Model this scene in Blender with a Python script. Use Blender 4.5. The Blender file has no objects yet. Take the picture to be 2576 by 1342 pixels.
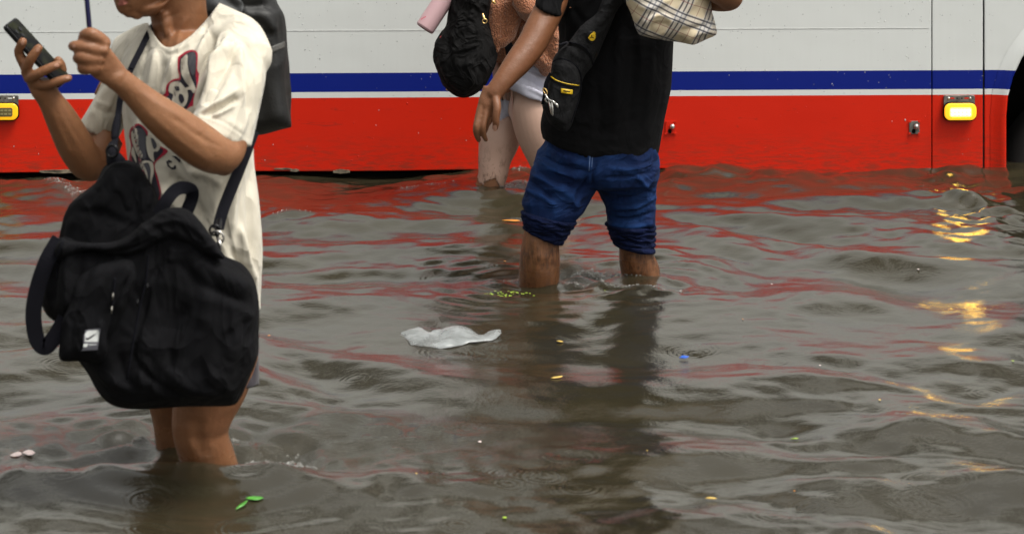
import bpy, bmesh, math, random
import numpy as np
from mathutils import Vector, Matrix, noise
from mathutils.bvhtree import BVHTree
from mathutils.geometry import delaunay_2d_cdt
random.seed(7); rng = np.random.default_rng(11)
S = bpy.context.scene
C = S.collection
# ---------------------------------------------------------------- camera (100 mm, level, lens shifted down)
H, F, CX, YH = 1.5, 7153.0, 1287.5, -600.0      # eye height above water; focal length, centre and horizon in plan units
cd = bpy.data.cameras.new('camera'); cam = bpy.data.objects.new('camera', cd); C.objects.link(cam)
cam.location = (0, 0, H); cam.rotation_euler = (math.radians(90), 0, 0)
cd.sensor_width = 36; cd.lens = 36*F/2575; cd.shift_y = -(670.5-YH)/2575
cd.clip_start = 0.1; cd.clip_end = 2000
cd.dof.use_dof = True; cd.dof.focus_distance = 8.9; cd.dof.aperture_fstop = 9.0
S.camera = cam
# ---------------------------------------------------------------- daylight under an overcast sky
SUN_EL, SUN_AZ = math.radians(62), math.radians(124)
w = bpy.data.worlds.new('World'); S.world = w; w.use_nodes = True
nt = w.node_tree; bg = nt.nodes['Background']
sky = nt.nodes.new('ShaderNodeTexSky'); sky.sky_type = 'NISHITA'; sky.sun_disc = False
sky.sun_elevation = SUN_EL; sky.sun_rotation = SUN_AZ; sky.air_density = 1.0; sky.dust_density = 6.0; sky.ozone_density = 1.0
hs = nt.nodes.new('ShaderNodeHueSaturation'); hs.inputs['Saturation'].default_value = 0.12
mx = nt.nodes.new('ShaderNodeMix'); mx.data_type = 'RGBA'; mx.blend_type = 'MULTIPLY'; mx.inputs[0].default_value = 1
mx.inputs[7].default_value = (1.0, .985, .925, 1)
nt.links.new(sky.outputs[0], hs.inputs['Color']); nt.links.new(hs.outputs[0], mx.inputs[6]); nt.links.new(mx.outputs[2], bg.inputs[0])
bg.inputs[1].default_value = 0.125
sd = bpy.data.lights.new('sun', 'SUN'); sd.energy = 1.35; sd.angle = math.radians(20); sd.color = (1, .97, .92)
so = bpy.data.objects.new('sun', sd); C.objects.link(so)
sdir = Vector((math.sin(SUN_AZ)*math.cos(SUN_EL), math.cos(SUN_AZ)*math.cos(SUN_EL), math.sin(SUN_EL)))
so.rotation_euler = sdir.to_track_quat('Z', 'Y').to_euler(); so.location = (3, -3, 8)
S.view_settings.view_transform = 'Standard'; S.view_settings.look = 'None'; S.view_settings.gamma = 1; S.view_settings.exposure = 0.8

# ---------------------------------------------------------------- helpers
def P(px, py, d):
    return Vector(((px-CX)/F*d, d, H-(py-YH)/F*d))
def G(px, py):
    return P(px, py, H*F/(py-YH))
def proj(co):
    return CX+co[:, 0]/co[:, 1]*F, YH+(H-co[:, 2])/co[:, 1]*F
def tag(o, label=None, cat=None, group=None, kind=None):
    if label: o['label'] = label
    if cat: o['category'] = cat
    if group: o['group'] = group
    if kind: o['kind'] = kind
    return o
def link(name, me, mat=None, parent=None):
    o = bpy.data.objects.new(name, me); C.objects.link(o)
    if mat:
        for m in (mat if isinstance(mat, (list, tuple)) else [mat]): me.materials.append(m)
    if parent: attach(o, parent)
    return o
def attach(o, parent):
    o.parent = parent
    if parent.type == 'EMPTY' and not parent.get('localspace'):
        o.matrix_parent_inverse = Matrix.Translation(-parent.location)
    return o
def empty(name, loc, label, cat, group=None):
    o = bpy.data.objects.new(name, None); C.objects.link(o); o.location = loc; o.empty_display_size = .1
    return tag(o, label, cat, group)
def build(name, bm, mat, parent=None, smooth=True):
    me = bpy.data.meshes.new(name); bmesh.ops.recalc_face_normals(bm, faces=bm.faces[:]); bm.to_mesh(me); bm.free()
    if smooth: me.polygons.foreach_set('use_smooth', [True]*len(me.polygons))
    return link(name, me, mat, parent)
def cr(p0, p1, p2, p3, t):
    return 0.5*((2*p1)+(-p0+p2)*t+(2*p0-5*p1+4*p2-p3)*t*t+(-p0+3*p1-3*p2+p3)*t**3)
def interp(seq, sub):
    n = len(seq); out = []
    for i in range(n-1):
        a, b, c, d = seq[max(i-1, 0)], seq[i], seq[i+1], seq[min(i+2, n-1)]
        for k in range(sub): out.append(cr(a, b, c, d, k/sub))
    out.append(seq[-1]); return out
def loft(bm, secs, n=36, sub=5, sq=1.0):
    """secs: (centre, A, B); closed surface through elliptical rings"""
    arr = [np.array([*c, *a, *b], float) for c, a, b in secs]
    arr = interp(arr, sub); rings = []
    for v in arr:
        c, a, b = v[:3], v[3:6], v[6:]; ring = []
        for k in range(n):
            t = 2*math.pi*k/n; ct, st = math.cos(t), math.sin(t)
            ct = math.copysign(abs(ct)**sq, ct); st = math.copysign(abs(st)**sq, st)
            ring.append(bm.verts.new(c+a*ct+b*st))
        rings.append(ring)
    for r0, r1 in zip(rings, rings[1:]):
        for k in range(n): bm.faces.new((r0[k], r0[(k+1) % n], r1[(k+1) % n], r1[k]))
    bm.faces.new(rings[0][::-1]); bm.faces.new(rings[-1])
def LS(xl, yl, xr, yr, d, k=.85, dl=0.0, rv=None):
    """section from its left and right outline points; dl = how much farther the right one is"""
    a = P(xl, yl, d-dl/2); b = P(xr, yr, d+dl/2); c = (a+b)/2; A = (b-a)/2
    up = Vector((0, 0, 1)) if rv is None else rv
    # depth vector perpendicular to A, mostly along the view
    D = Vector((0, 1, 0)); D = (D-A*(D.dot(A)/A.dot(A))).normalized()*A.length*k
    return (c, A, D)
def chain(bm, pts, n=14, sub=4, flat=1.0):
    """pts: (px,py,d,r_metres) round limb with rounded ends"""
    q = [np.array([*P(p[0], p[1], p[2]), p[3]]) for p in pts]; q = interp(q, sub)
    tan = [Vector((q[min(i+1, len(q)-1)]-q[max(i-1, 0)])[:3]).normalized() for i in range(len(q))]
    secs = []
    ref = Vector((0, 1, .1)) if abs(tan[0].y) < .8 else Vector((1, 0, 0))
    for v, t in zip(q, tan):
        u = (ref-t*ref.dot(t)).normalized(); s = t.cross(u); ref = u
        secs.append((Vector(v[:3]), s*v[3], u*v[3]*flat))
    def cap(sec, t, sgn):
        c, a, b = sec; r = a.length; return [(c+t*sgn*r*x, a*y, b*y) for x, y in ((.97, .2), (.8, .6), (.45, .89))]
    s0 = cap(secs[0], tan[0], -1); s1 = cap(secs[-1], tan[-1], 1)[::-1]
    loft(bm, s0+secs+s1, n=n, sub=1)
def ball(bm, c, a, b, e, n=24):
    """ellipsoid with semi-axis vectors a, b, e"""
    c, a, b, e = map(Vector, (c, a, b, e)); secs = []
    for i in range(1, 14):
        t = math.pi*i/14; secs.append((c-e*math.cos(t), a*math.sin(t), b*math.sin(t)))
    loft(bm, secs, n=n, sub=1)
def box(bm, lo, hi):
    x0, y0, z0 = lo; x1, y1, z1 = hi
    v = [bm.verts.new(p) for p in ((x0,y0,z0),(x1,y0,z0),(x1,y1,z0),(x0,y1,z0),(x0,y0,z1),(x1,y0,z1),(x1,y1,z1),(x0,y1,z1))]
    for f in ((0,3,2,1),(4,5,6,7),(0,1,5,4),(1,2,6,5),(2,3,7,6),(3,0,4,7)): bm.faces.new([v[i] for i in f])
def fuse(name, bm, voxel, sm, mat, parent=None):
    """all closed shapes of bm grown together into one skin"""
    bmesh.ops.recalc_face_normals(bm, faces=bm.faces[:])
    me = bpy.data.meshes.new('tmp'); bm.to_mesh(me); bm.free()
    t = bpy.data.objects.new('tmp', me); C.objects.link(t)
    m = t.modifiers.new('r', 'REMESH'); m.mode = 'VOXEL'; m.voxel_size = voxel; m.use_smooth_shade = True
    if sm:
        m = t.modifiers.new('s', 'SMOOTH'); m.factor = .5; m.iterations = sm
    dg = bpy.context.evaluated_depsgraph_get(); out = bpy.data.meshes.new_from_object(t.evaluated_get(dg))
    bpy.data.objects.remove(t); bpy.data.meshes.remove(me)
    out.name = name; out.materials.clear()
    return link(name, out, mat, parent)
def getco(me):
    a = np.empty(len(me.vertices)*3, 'f4'); me.vertices.foreach_get('co', a); return a.reshape(-1, 3).astype(float)
def getno(me):
    a = np.empty(len(me.vertices)*3, 'f4'); me.vertex_normals.foreach_get('vector', a); return a.reshape(-1, 3).astype(float)
def setco(me, co):
    me.vertices.foreach_set('co', co.astype('f4').ravel()); me.update()
def segdist(px, py, pts):
    best = np.full(px.shape, 1e9); tt = np.zeros(px.shape); side = np.zeros(px.shape); L = 0; lens = []
    P_ = [np.array(p[:2], float) for p in pts]; tot = sum(np.linalg.norm(b-a) for a, b in zip(P_, P_[1:]))+1e-9
    for a, b in zip(P_, P_[1:]):
        ab = b-a; l = np.linalg.norm(ab)+1e-9
        t = np.clip(((px-a[0])*ab[0]+(py-a[1])*ab[1])/l**2, 0, 1)
        dx = px-a[0]-t*ab[0]; dy = py-a[1]-t*ab[1]; d = np.hypot(dx, dy)
        m = d < best; best[m] = d[m]; tt[m] = ((L+t*l)/tot)[m]; side[m] = np.sign(ab[0]*dy-ab[1]*dx)[m]; L += l
    return best, tt, side
def smoothline(pts, sub=5):
    return [tuple(v) for v in interp([np.array(p, float) for p in pts], sub)]
def sculpt(o, strokes, front=0.15):
    """brush folds into the side that faces the street: (points, width, height in mm)"""
    me = o.data; co = getco(me); no = getno(me); px, py = proj(co)
    view = co-np.array([0, 0, H]); view /= np.linalg.norm(view, axis=1)[:, None]
    fc = np.clip((-(no*view).sum(1)-front)*3, 0, 1)
    disp = np.zeros(len(co))
    for pts, wd, amp in strokes:
        pts = smoothline(pts) if len(pts) > 2 else pts
        d, t, s = segdist(px, py, pts)
        tp = np.clip(np.minimum(t, 1-t)*5+.15, 0, 1) if len(pts) > 1 else 1
        disp += amp*.001*np.exp(-(d/wd)**2)*tp
    setco(me, co+no*(disp*fc)[:, None]); return o
def rumple(o, freq, amp, seed=0, stretch=(1, 1, 1), ridged=True):
    me = o.data; co = getco(me); no = getno(me); st = np.array(stretch); out = np.empty(len(co))
    q = co*freq*st+seed*7.3
    for i, v in enumerate(q):
        n = noise.noise(v)
        if ridged: n = 1-abs(n)*2.6
        out[i] = n
    setco(me, co+no*(out*amp)[:, None]); return o
def inpoly(px, py, poly):
    ins = np.zeros(px.shape, bool); j = len(poly)-1
    for i in range(len(poly)):
        xi, yi = poly[i]; xj, yj = poly[j]
        c = ((yi > py) != (yj > py)) & (px < (xj-xi)*(py-yi)/(yj-yi+1e-12)+xi); ins ^= c; j = i
    return ins
def tuck(body, cloth, poly, gap=.007, lim=.05):
    """keep the body under the cloth that covers it"""
    bv = bvh_of([cloth]); me = body.data; co = getco(me); px, py = proj(co)
    for i in np.where(inpoly(px, py, poly))[0]:
        v = Vector(co[i]); h, n, k, d = bv.find_nearest(v)
        if h is None: continue
        s = (v-h).dot(n)
        if s > -gap and d < lim: co[i] = h-n*gap
    setco(me, co)
def tri_poly(poly, step, jit=.25):
    """triangulated polygon (plan units) with interior points"""
    P_ = np.array(poly, float); n = len(P_)
    x0, y0 = P_.min(0); x1, y1 = P_.max(0)
    # densify outline
    out = []
    for a, b in zip(P_, np.roll(P_, -1, 0)):
        k = max(1, int(np.linalg.norm(b-a)/step))
        for i in range(k): out.append(a+(b-a)*i/k)
    out = np.array(out)
    gx, gy = np.meshgrid(np.arange(x0, x1, step), np.arange(y0, y1, step)); gx = gx.ravel().copy(); gy = gy.ravel().copy()
    gx += rng.uniform(-jit, jit, gx.size)*step; gy += rng.uniform(-jit, jit, gx.size)*step
    ins = np.zeros(gx.size, bool); j = len(out)-1
    for i in range(len(out)):
        xi, yi = out[i]; xj, yj = out[j]
        c = ((yi > gy) != (yj > gy)) & (gx < (xj-xi)*(gy-yi)/(yj-yi+1e-12)+xi); ins ^= c; j = i
    d, _, _ = segdist(gx, gy, [tuple(p) for p in out]+[tuple(out[0])])
    m = ins & (d > step*.5); V = [Vector(p) for p in out]+[Vector((x, y)) for x, y in zip(gx[m], gy[m])]
    E = [(i, (i+1) % len(out)) for i in range(len(out))]
    vs, es, fs, ov, oe, of = delaunay_2d_cdt(V, E, [], 1, 1e-4)
    vs = np.array([tuple(v) for v in vs]); dd, _, _ = segdist(vs[:, 0], vs[:, 1], [tuple(p) for p in out]+[tuple(out[0])])
    return vs, fs, dd
def puff(name, poly, d0, T, R, mat, parent=None, step=5, curve=True, back=None, dfun=None, minT=.002, voxel=None, sm=2):
    """stuffed shape: outline poly, middle depth d0, half thickness T reached R units in from the edge"""
    if curve: poly = smoothline(list(poly)+[poly[0]], 4)[:-1]
    vs, fs, dd = tri_poly(poly, step)
    q = np.clip(dd/R, 0, 1); t = minT+(T-minT)*np.sqrt(1-(1-q)**2)
    tb = t if back is None else t*back/T
    dm = d0 if dfun is None else d0+dfun(vs[:, 0], vs[:, 1])
    dm = np.broadcast_to(dm, t.shape)
    bm = bmesh.new()
    a = [bm.verts.new(P(x, y, D)) for (x, y), D in zip(vs, dm-t)]
    b = [bm.verts.new(P(x, y, D)) for (x, y), D in zip(vs, dm+tb)]
    cnt = {}
    for f in fs:
        bm.faces.new([a[i] for i in f]); bm.faces.new([b[i] for i in f][::-1])
        for i in range(len(f)):
            e = (f[i], f[(i+1) % len(f)]); cnt[e] = 1
    for (i, j) in cnt:
        if (j, i) not in cnt: bm.faces.new((a[j], a[i], b[i], b[j]))
    if voxel: return fuse(name, bm, voxel, sm, mat, parent)
    return build(name, bm, mat, parent)
def bvh_of(objs):
    V, Fc = [], []
    for o in objs:
        k = len(V); me = o.data; V += [v.co.copy() for v in me.vertices]; Fc += [[i+k for i in p.vertices] for p in me.polygons]
    return BVHTree.FromPolygons(V, Fc)
def decal(name, poly, bvh, off, mat, parent=None, step=4, thick=0.0, curve=True, dflt=6.0):
    """thin applied piece that follows the surface it is sewn or printed on"""
    if curve: poly = smoothline(list(poly)+[poly[0]], 4)[:-1]
    vs, fs, dd = tri_poly(poly, step, .1); O = Vector((0, 0, H)); pts = []
    last = dflt
    for x, y in vs:
        r = (P(x, y, 5)-O).normalized(); h, n, i, ds = bvh.ray_cast(O, r)
        if h is None: ds = last
        last = ds; pts.append((O+r*(ds-off), r))
    bm = bmesh.new(); a = [bm.verts.new(p) for p, r in pts]
    for f in fs: bm.faces.new([a[i] for i in f])
    o = build(name, bm, mat, parent)
    if thick:
        m = o.modifiers.new('t', 'SOLIDIFY'); m.thickness = thick; m.offset = 0
    return o
def ribbon(name, pts, width, thick, mat, parent=None, sub=6, face=None):
    """flat strap through (px,py,d) points; face: direction its flat side looks"""
    q = interp([np.array(P(*p[:3])) for p in pts], sub); q = [Vector(v) for v in q]
    bm = bmesh.new(); rings = []; face = Vector(face or (0, -1, 0))
    for i, v in enumerate(q):
        t = (q[min(i+1, len(q)-1)]-q[max(i-1, 0)]).normalized(); s = t.cross(face).normalized(); n = s.cross(t).normalized()
        a, b = s*width/2, n*thick/2
        rings.append([bm.verts.new(v+a*.96+b), bm.verts.new(v+a), bm.verts.new(v+a*.96-b), bm.verts.new(v-a*.96-b), bm.verts.new(v-a), bm.verts.new(v-a*.96+b)])
    for r0, r1 in zip(rings, rings[1:]):
        for k in range(6): bm.faces.new((r0[k], r0[(k+1) % 6], r1[(k+1) % 6], r1[k]))
    bm.faces.new(rings[0][::-1]); bm.faces.new(rings[-1]); return build(name, bm, mat, parent, False)
def tube(name, pts, mat, parent=None, n=10, sub=5):
    bm = bmesh.new(); chain(bm, pts, n, sub); return build(name, bm, mat, parent)

# ---------------------------------------------------------------- materials
class NT:
    def __init__(s, name):
        s.m = bpy.data.materials.new(name); s.m.use_nodes = True; s.t = s.m.node_tree; s.p = s.t.nodes['Principled BSDF']
        s.tc = s.t.nodes.new('ShaderNodeTexCoord')
    def n(s, k, **kw):
        x = s.t.nodes.new(k)
        for a, b in kw.items(): setattr(x, a, b)
        return x
    def l(s, a, b): s.t.links.new(a, b)
    def mapping(s, sc, src='Object', rot=(0, 0, 0)):
        m = s.n('ShaderNodeMapping'); m.inputs['Scale'].default_value = sc; m.inputs['Rotation'].default_value = rot
        s.l(s.tc.outputs[src], m.inputs[0]); return m.outputs[0]
    def noise(s, scale, detail=4, rough=.55, vec=None, dist=0):
        x = s.n('ShaderNodeTexNoise'); x.inputs['Scale'].default_value = scale; x.inputs['Detail'].default_value = detail
        x.inputs['Roughness'].default_value = rough; x.inputs['Distortion'].default_value = dist
        s.l(vec if vec else s.tc.outputs['Object'], x.inputs['Vector']); return x.outputs['Fac']
    def ramp(s, src, pts):
        x = s.n('ShaderNodeValToRGB'); e = x.color_ramp.elements
        for i, (p, c) in enumerate(pts):
            el = e[i] if i < 2 else e.new(p)
            el.position = p; el.color = (*c, 1) if isinstance(c, (tuple, list)) else (c, c, c, 1)
        s.l(src, x.inputs[0]); return x.outputs[0]
    def mix(s, fac, a, b, mode='MIX'):
        x = s.n('ShaderNodeMix', data_type='RGBA', blend_type=mode)
        for i, v in ((0, fac), (6, a), (7, b)):
            if isinstance(v, (int, float)): x.inputs[i].default_value = v
            elif isinstance(v, tuple): x.inputs[i].default_value = (*v, 1)
            else: s.l(v, x.inputs[i])
        return x.outputs[2]
    def math(s, op, a, b=0.0, c=0.0):
        x = s.n('ShaderNodeMath', operation=op)
        for i, v in enumerate((a, b, c)):
            if isinstance(v, (int, float)): x.inputs[i].default_value = v
            else: s.l(v, x.inputs[i])
        return x.outputs[0]
    def bump(s, h, strength, dist, prev=None):
        x = s.n('ShaderNodeBump'); x.inputs['Strength'].default_value = strength; x.inputs['Distance'].default_value = dist
        s.l(h, x.inputs['Height'])
        if prev: s.l(prev, x.inputs['Normal'])
        return x.outputs[0]
def plain(name, col, rough=.5, metal=0, var=.12, nscale=30, bump=0.0, bscale=200, sheen=0, sss=0, emit=None, estr=0, coat=0, spec=.5):
    t = NT(name); p = t.p
    if var:
        f = t.noise(nscale, 5); d = tuple(c*(1-var*2) for c in col); h = tuple(min(1, c*(1+var)) for c in col)
        t.l(t.ramp(f, [(.3, d), (.7, h)]), p.inputs['Base Color'])
    else: p.inputs['Base Color'].default_value = (*col, 1)
    p.inputs['Roughness'].default_value = rough; p.inputs['Metallic'].default_value = metal
    p.inputs['Sheen Weight'].default_value = sheen; p.inputs['Sheen Roughness'].default_value = .5
    p.inputs['Coat Weight'].default_value = coat; p.inputs['Specular IOR Level'].default_value = spec
    if sss:
        p.inputs['Subsurface Weight'].default_value = sss; p.inputs['Subsurface Radius'].default_value = (1, .35, .2); p.inputs['Subsurface Scale'].default_value = .012
    if bump: t.l(t.bump(t.noise(bscale, 3), bump, .002), p.inputs['Normal'])
    if emit: p.inputs['Emission Color'].default_value = (*emit, 1); p.inputs['Emission Strength'].default_value = estr
    return t.m
# ================================================================ flood water
def spectrum(N, L, lo, hi, power, seed, wind=None):
    r = np.random.default_rng(seed)
    k = np.fft.fftfreq(N, L/N)*2*np.pi; kx, ky = np.meshgrid(k, k); kk = np.hypot(kx, ky); kk[0, 0] = 1
    lam = 2*np.pi/kk
    a = kk**(-power)*np.exp(-(lam/hi)**4)*np.exp(-(lo/lam)**4)
    if wind is not None:
        a *= .35+.65*np.abs((kx*math.cos(wind)+ky*math.sin(wind))/kk)**1.5
    a[0, 0] = 0
    h = np.real(np.fft.ifft2(a*(r.normal(size=(N, N))+1j*r.normal(size=(N, N)))))
    g = np.gradient(h, L/N); return h/np.sqrt((g[0]**2+g[1]**2).mean())      # unit rms slope
def samp(T, L, x, y):
    N = T.shape[0]; u = (x/L*N) % N; v = (y/L*N) % N; i = u.astype(int); j = v.astype(int); fu = u-i; fv = v-j; i1 = (i+1) % N; j1 = (j+1) % N
    return (T[j % N, i % N]*(1-fu)+T[j % N, i1]*fu)*(1-fv)+(T[j1, i % N]*(1-fu)+T[j1, i1]*fu)*fv
def gline(x, y, pts, wx):
    """distance to a ground polyline given in plan points"""
    q = [tuple(G(*p))[:2] for p in pts]; d, t, s = segdist(x, y, smoothline(q) if len(q) > 2 else q); return np.exp(-(d/wx)**2), t, s, d
yl = np.concatenate([[-30, -8, 0, 3, 4.2, 4.9], 1/np.linspace(1/5.25, 1/10.9, 760), np.linspace(10.96, 13, 30), [14, 17, 25, 60, 400]])
xl = np.concatenate([[-400, -60, -20, -8, -4, -3], np.linspace(-2.35, 2.35, 1150), [3, 4, 8, 20, 60, 400]])
X, Y = np.meshgrid(xl, yl); nx, ny = len(xl), len(yl)
Ta = spectrum(1024, 6.1, .19, .95, 2.9, 3, 1.35); Tb = spectrum(1024, 3.3, .045, .24, 2.6, 5)
Tw = spectrum(256, 7.0, .8, 3.0, 2.5, 8)
wx_ = samp(Tw, 7.0, X, Y)*.5; wy_ = samp(Tw, 7.0, X+3.1, Y+1.7)*.5
SL, SS = .104, .074
calm = .6+.4*np.clip(samp(Tw, 7.0, X*1.3+2, Y*1.3)*1.6+.5, 0, 1.6)
Z = SL*samp(Ta, 6.1, X+wx_, Y+wy_)
chop = np.zeros_like(X); foam = np.zeros_like(X)
def spot(px, py, rx, ry, f=1.0, c=1.0, hgt=0.0):
    global chop, foam, Z
    g = G(px, py); e = np.exp(-((X-g.x)/rx)**2-((Y-g.y)/ry)**2)
    chop = np.maximum(chop, e*c); foam = np.maximum(foam, e*f); Z = Z+e*hgt
# swell that rises in front of the near man's shins, and the troughs behind it
spot(270, 1225, .26, .13, 0, 0, .034); spot(520, 1235, .24, .11, 0, 0, .026); spot(90, 1290, .3, .15, 0, 0, .016); spot(330, 1240, .5, .10, 0, 0, .012)
spot(650, 1150, .2, .13, .2, .9, -.016); spot(1220, 500, .16, .22, 0, 0, -.007); spot(1000, 1120, .35, .25, .1, .7, -.008)
for pts, wd, f, h in (
        ([(240, 1150), (330, 1128), (410, 1115), (480, 1158), (590, 1194), (700, 1215), (800, 1225)], .018, .85, .006),
        ([(630, 1195), (650, 1165), (700, 1155), (760, 1172), (820, 1160)], .03, .9, .012),
        ([(1200, 700), (1300, 706), (1420, 716), (1560, 738), (1800, 742)], .022, .75, .008),
        ([(1300, 702), (1340, 712), (1410, 712)], .028, 1.1, .012),
        ([(1420, 690), (1480, 680), (1560, 700)], .05, .75, .0),
        ([(1560, 700), (1600, 706), (1660, 702)], .02, .7, .005),
        ([(1225, 492), (1270, 488), (1340, 480)], .04, 1.1, .012),
        ([(980, 490), (1060, 480), (1180, 478)], .03, .5, .005),
        ([(1280, 430), (1335, 426)], .03, 1.0, .01),
        ([(90, 455), (150, 468), (220, 500)], .06, .55, .006),
        ([(660, 548), (800, 545)], .03, .5, .004),
        ([(590, 1110), (620, 1100)], .035, .8, .004)):
    e, t, s, d = gline(X, Y, pts, wd); tp = np.clip(np.minimum(t, 1-t)*6, 0, 1)
    foam = np.maximum(foam, e*f*tp); chop = np.maximum(chop, np.exp(-(d/(wd*4))**2)*.8*tp); Z = Z+e*h*tp
for a in ((330, 1110, .3, .22, .34, 1.7), (700, 1130, .30, .20, .38, 1.7), (1000, 1100, .4, .22, .3, .6), (1290, 1150, .2, .08, .34, .8), (1480, 690, .12, .18, .45, 1.2), (1240, 480, .2, .2, .1, .8), (150, 480, .3, .3, .15, .7), (2425, 480, .16, .8, 0, 2.2), (1300, 448, 4.0, .22, 0, .8), (1900, 520, 1.5, .5, 0, .3), (700, 520, 1.2, .5, 0, .3), (1000, 1200, 1.2, .35, 0, .3), (2000, 1200, 1.5, .6, 0, .25), (900, 1060, .2, .1, .3, .6)): spot(*a)
g_ = G(400, 1262); mound = np.exp(-(((X-g_.x)/.42)**2+((Y-g_.y)/.17)**2)**2)
Z = Z+(SS*(.8+2.6*chop)*calm)*(1-.8*mound)*samp(Tb, 3.3, X, Y)
e, t, s, d = gline(X, Y, [(120, 1185), (260, 1150), (410, 1140), (500, 1175), (610, 1205), (760, 1225), (900, 1235)], .055); Z = Z+.015*e*np.clip(np.minimum(t, 1-t)*4, 0, 1)
# bow waves spreading from each leg
for (px, py, A, lam, ang) in ((500, 1190, .0042, .085, 0), (400, 1115, .003, .08, 0), (1355, 706, .003, .08, 0), (1610, 702, .003, .08, 0), (1215, 490, .003, .08, 0)):
    g = G(px, py); r = np.hypot(X-g.x, Y-g.y); Z = Z+A*np.cos(2*np.pi*(r-.05)/lam)*np.exp(-r/.32)*np.exp(-((r-.3)/.5)**2)
# rings left by raindrops
yn = Y[:, 0]; xn = X[0]
for i in range(90):
    g = G(rng.uniform(-50, 2620), 440+900*rng.random()**1.1); R = rng.uniform(.015, .07); A = rng.uniform(.0005, .0011)
    a, b = np.searchsorted(yn, [g.y-.14, g.y+.14]); c, d = np.searchsorted(xn, [g.x-.14, g.x+.14])
    if a == b or c == d: continue
    r = np.hypot(X[a:b, c:d]-g.x, Y[a:b, c:d]-g.y)
    Z[a:b, c:d] += A*np.cos(2*np.pi*(r-R)/.014)*np.exp(-((r-R)/.016)**2)*(R > .02)+A*1.2*np.exp(-(r/.006)**2)
fade = np.exp(-np.clip(np.abs(X)-2.3, 0, 9)*2)*np.exp(-np.clip(5.0-Y, 0, 9)*2)*np.exp(-np.clip(Y-11, 0, 9)); Z *= fade
Zw = Z
def wz(x, y):
    j = int(np.clip(np.searchsorted(yn, y), 1, ny-1)); i = int(np.clip(np.searchsorted(xn, x), 1, nx-1)); return float(Zw[j, i])
co = np.stack([X, Y, Z], -1).reshape(-1, 3)
me = bpy.data.meshes.new('water'); nv = nx*ny; idx = np.arange(nv).reshape(ny, nx)
q = np.stack([idx[:-1, :-1], idx[:-1, 1:], idx[1:, 1:], idx[1:, :-1]], -1).reshape(-1, 4)
me.vertices.add(nv); me.vertices.foreach_set('co', co.astype('f4').ravel())
me.loops.add(q.size); me.loops.foreach_set('vertex_index', q.astype('i4').ravel())
me.polygons.add(len(q)); me.polygons.foreach_set('loop_start', np.arange(0, q.size, 4, dtype='i4'))
me.polygons.foreach_set('use_smooth', np.ones(len(q), bool)); me.update(calc_edges=True)
at = me.attributes.new('foam', 'FLOAT', 'POINT'); at.data.foreach_set('value', foam.astype('f4').ravel())
t = NT('murky_flood_water'); p = t.p
fa = t.n('ShaderNodeAttribute', attribute_name='foam').outputs['Fac']
mud = t.ramp(t.noise(2.2, 4), [(.3, (.021, .0178, .0100)), (.7, (.031, .0262, .0150))])
lace = t.ramp(t.noise(75, 5, .75, dist=.6), [(.57, 0.0), (.64, 1.0)])
ff = t.math('MULTIPLY', t.ramp(fa, [(.35, 0.0), (1.0, 1.0)]), lace)
t.l(t.mix(t.math('MULTIPLY', ff, .45), mud, (.50, .48, .44)), p.inputs['Base Color'])
t.l(t.math('MULTIPLY_ADD', ff, .35, .035), p.inputs['Roughness']); p.inputs['IOR'].default_value = 1.58
n1 = t.bump(t.noise(60, 4, .65), .24, .004); n2 = t.bump(t.noise(170, 2, .6), .15, .0012, n1)
fb = t.n('ShaderNodeBump'); fb.inputs['Distance'].default_value = .016; t.l(t.math('MULTIPLY', fa, .9), fb.inputs['Strength']); t.l(t.noise(90, 4, .7), fb.inputs['Height']); t.l(n2, fb.inputs['Normal'])
t.l(fb.outputs[0], p.inputs['Normal'])
water = link('water', me, t.m); tag(water, 'murky grey brown flood water covering the street', None, None, 'structure')
bm = bmesh.new(); v = [bm.verts.new(p_) for p_ in ((-400, -30, -.45), (400, -30, -.45), (400, 400, -.45), (-400, 400, -.45))]; bm.faces.new(v)
road = build('road', bm, plain('wet_asphalt', (.05, .05, .048), .6, bump=.5), None, False); tag(road, 'asphalt road under the flood water', kind='structure')
# foam bubbles: clear little domes riding on the churned water
tb = NT('bubble_film'); tb.p.inputs['Base Color'].default_value = (.8, .8, .78, 1); tb.p.inputs['Roughness'].default_value = .05; tb.p.inputs['Transmission Weight'].default_value = .75; tb.p.inputs['IOR'].default_value = 1.2
tb.p.inputs['Alpha'].default_value = .5
bm = bmesh.new(); pr = np.clip(foam-.35, 0, 1).ravel()*(Y.ravel()**2); pr /= pr.sum(); cdf = np.cumsum(pr)
for k in np.searchsorted(cdf, rng.random(1700)):
    j, i = divmod(int(k), nx); r = float(rng.uniform(.0010, .0030)*(1 if rng.random() < .93 else 2.0)); x = X[j, i]+rng.uniform(-.006, .006); y = Y[j, i]+rng.uniform(-.008, .008)
    bmesh.ops.create_icosphere(bm, subdivisions=1, radius=r, matrix=Matrix.Translation((x, y, wz(x, y)+r*.3)))
fo = build('foam', bm, tb.m); tag(fo, 'froth of small clear bubbles churned up around the wading legs', 'foam', kind='stuff')
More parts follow.
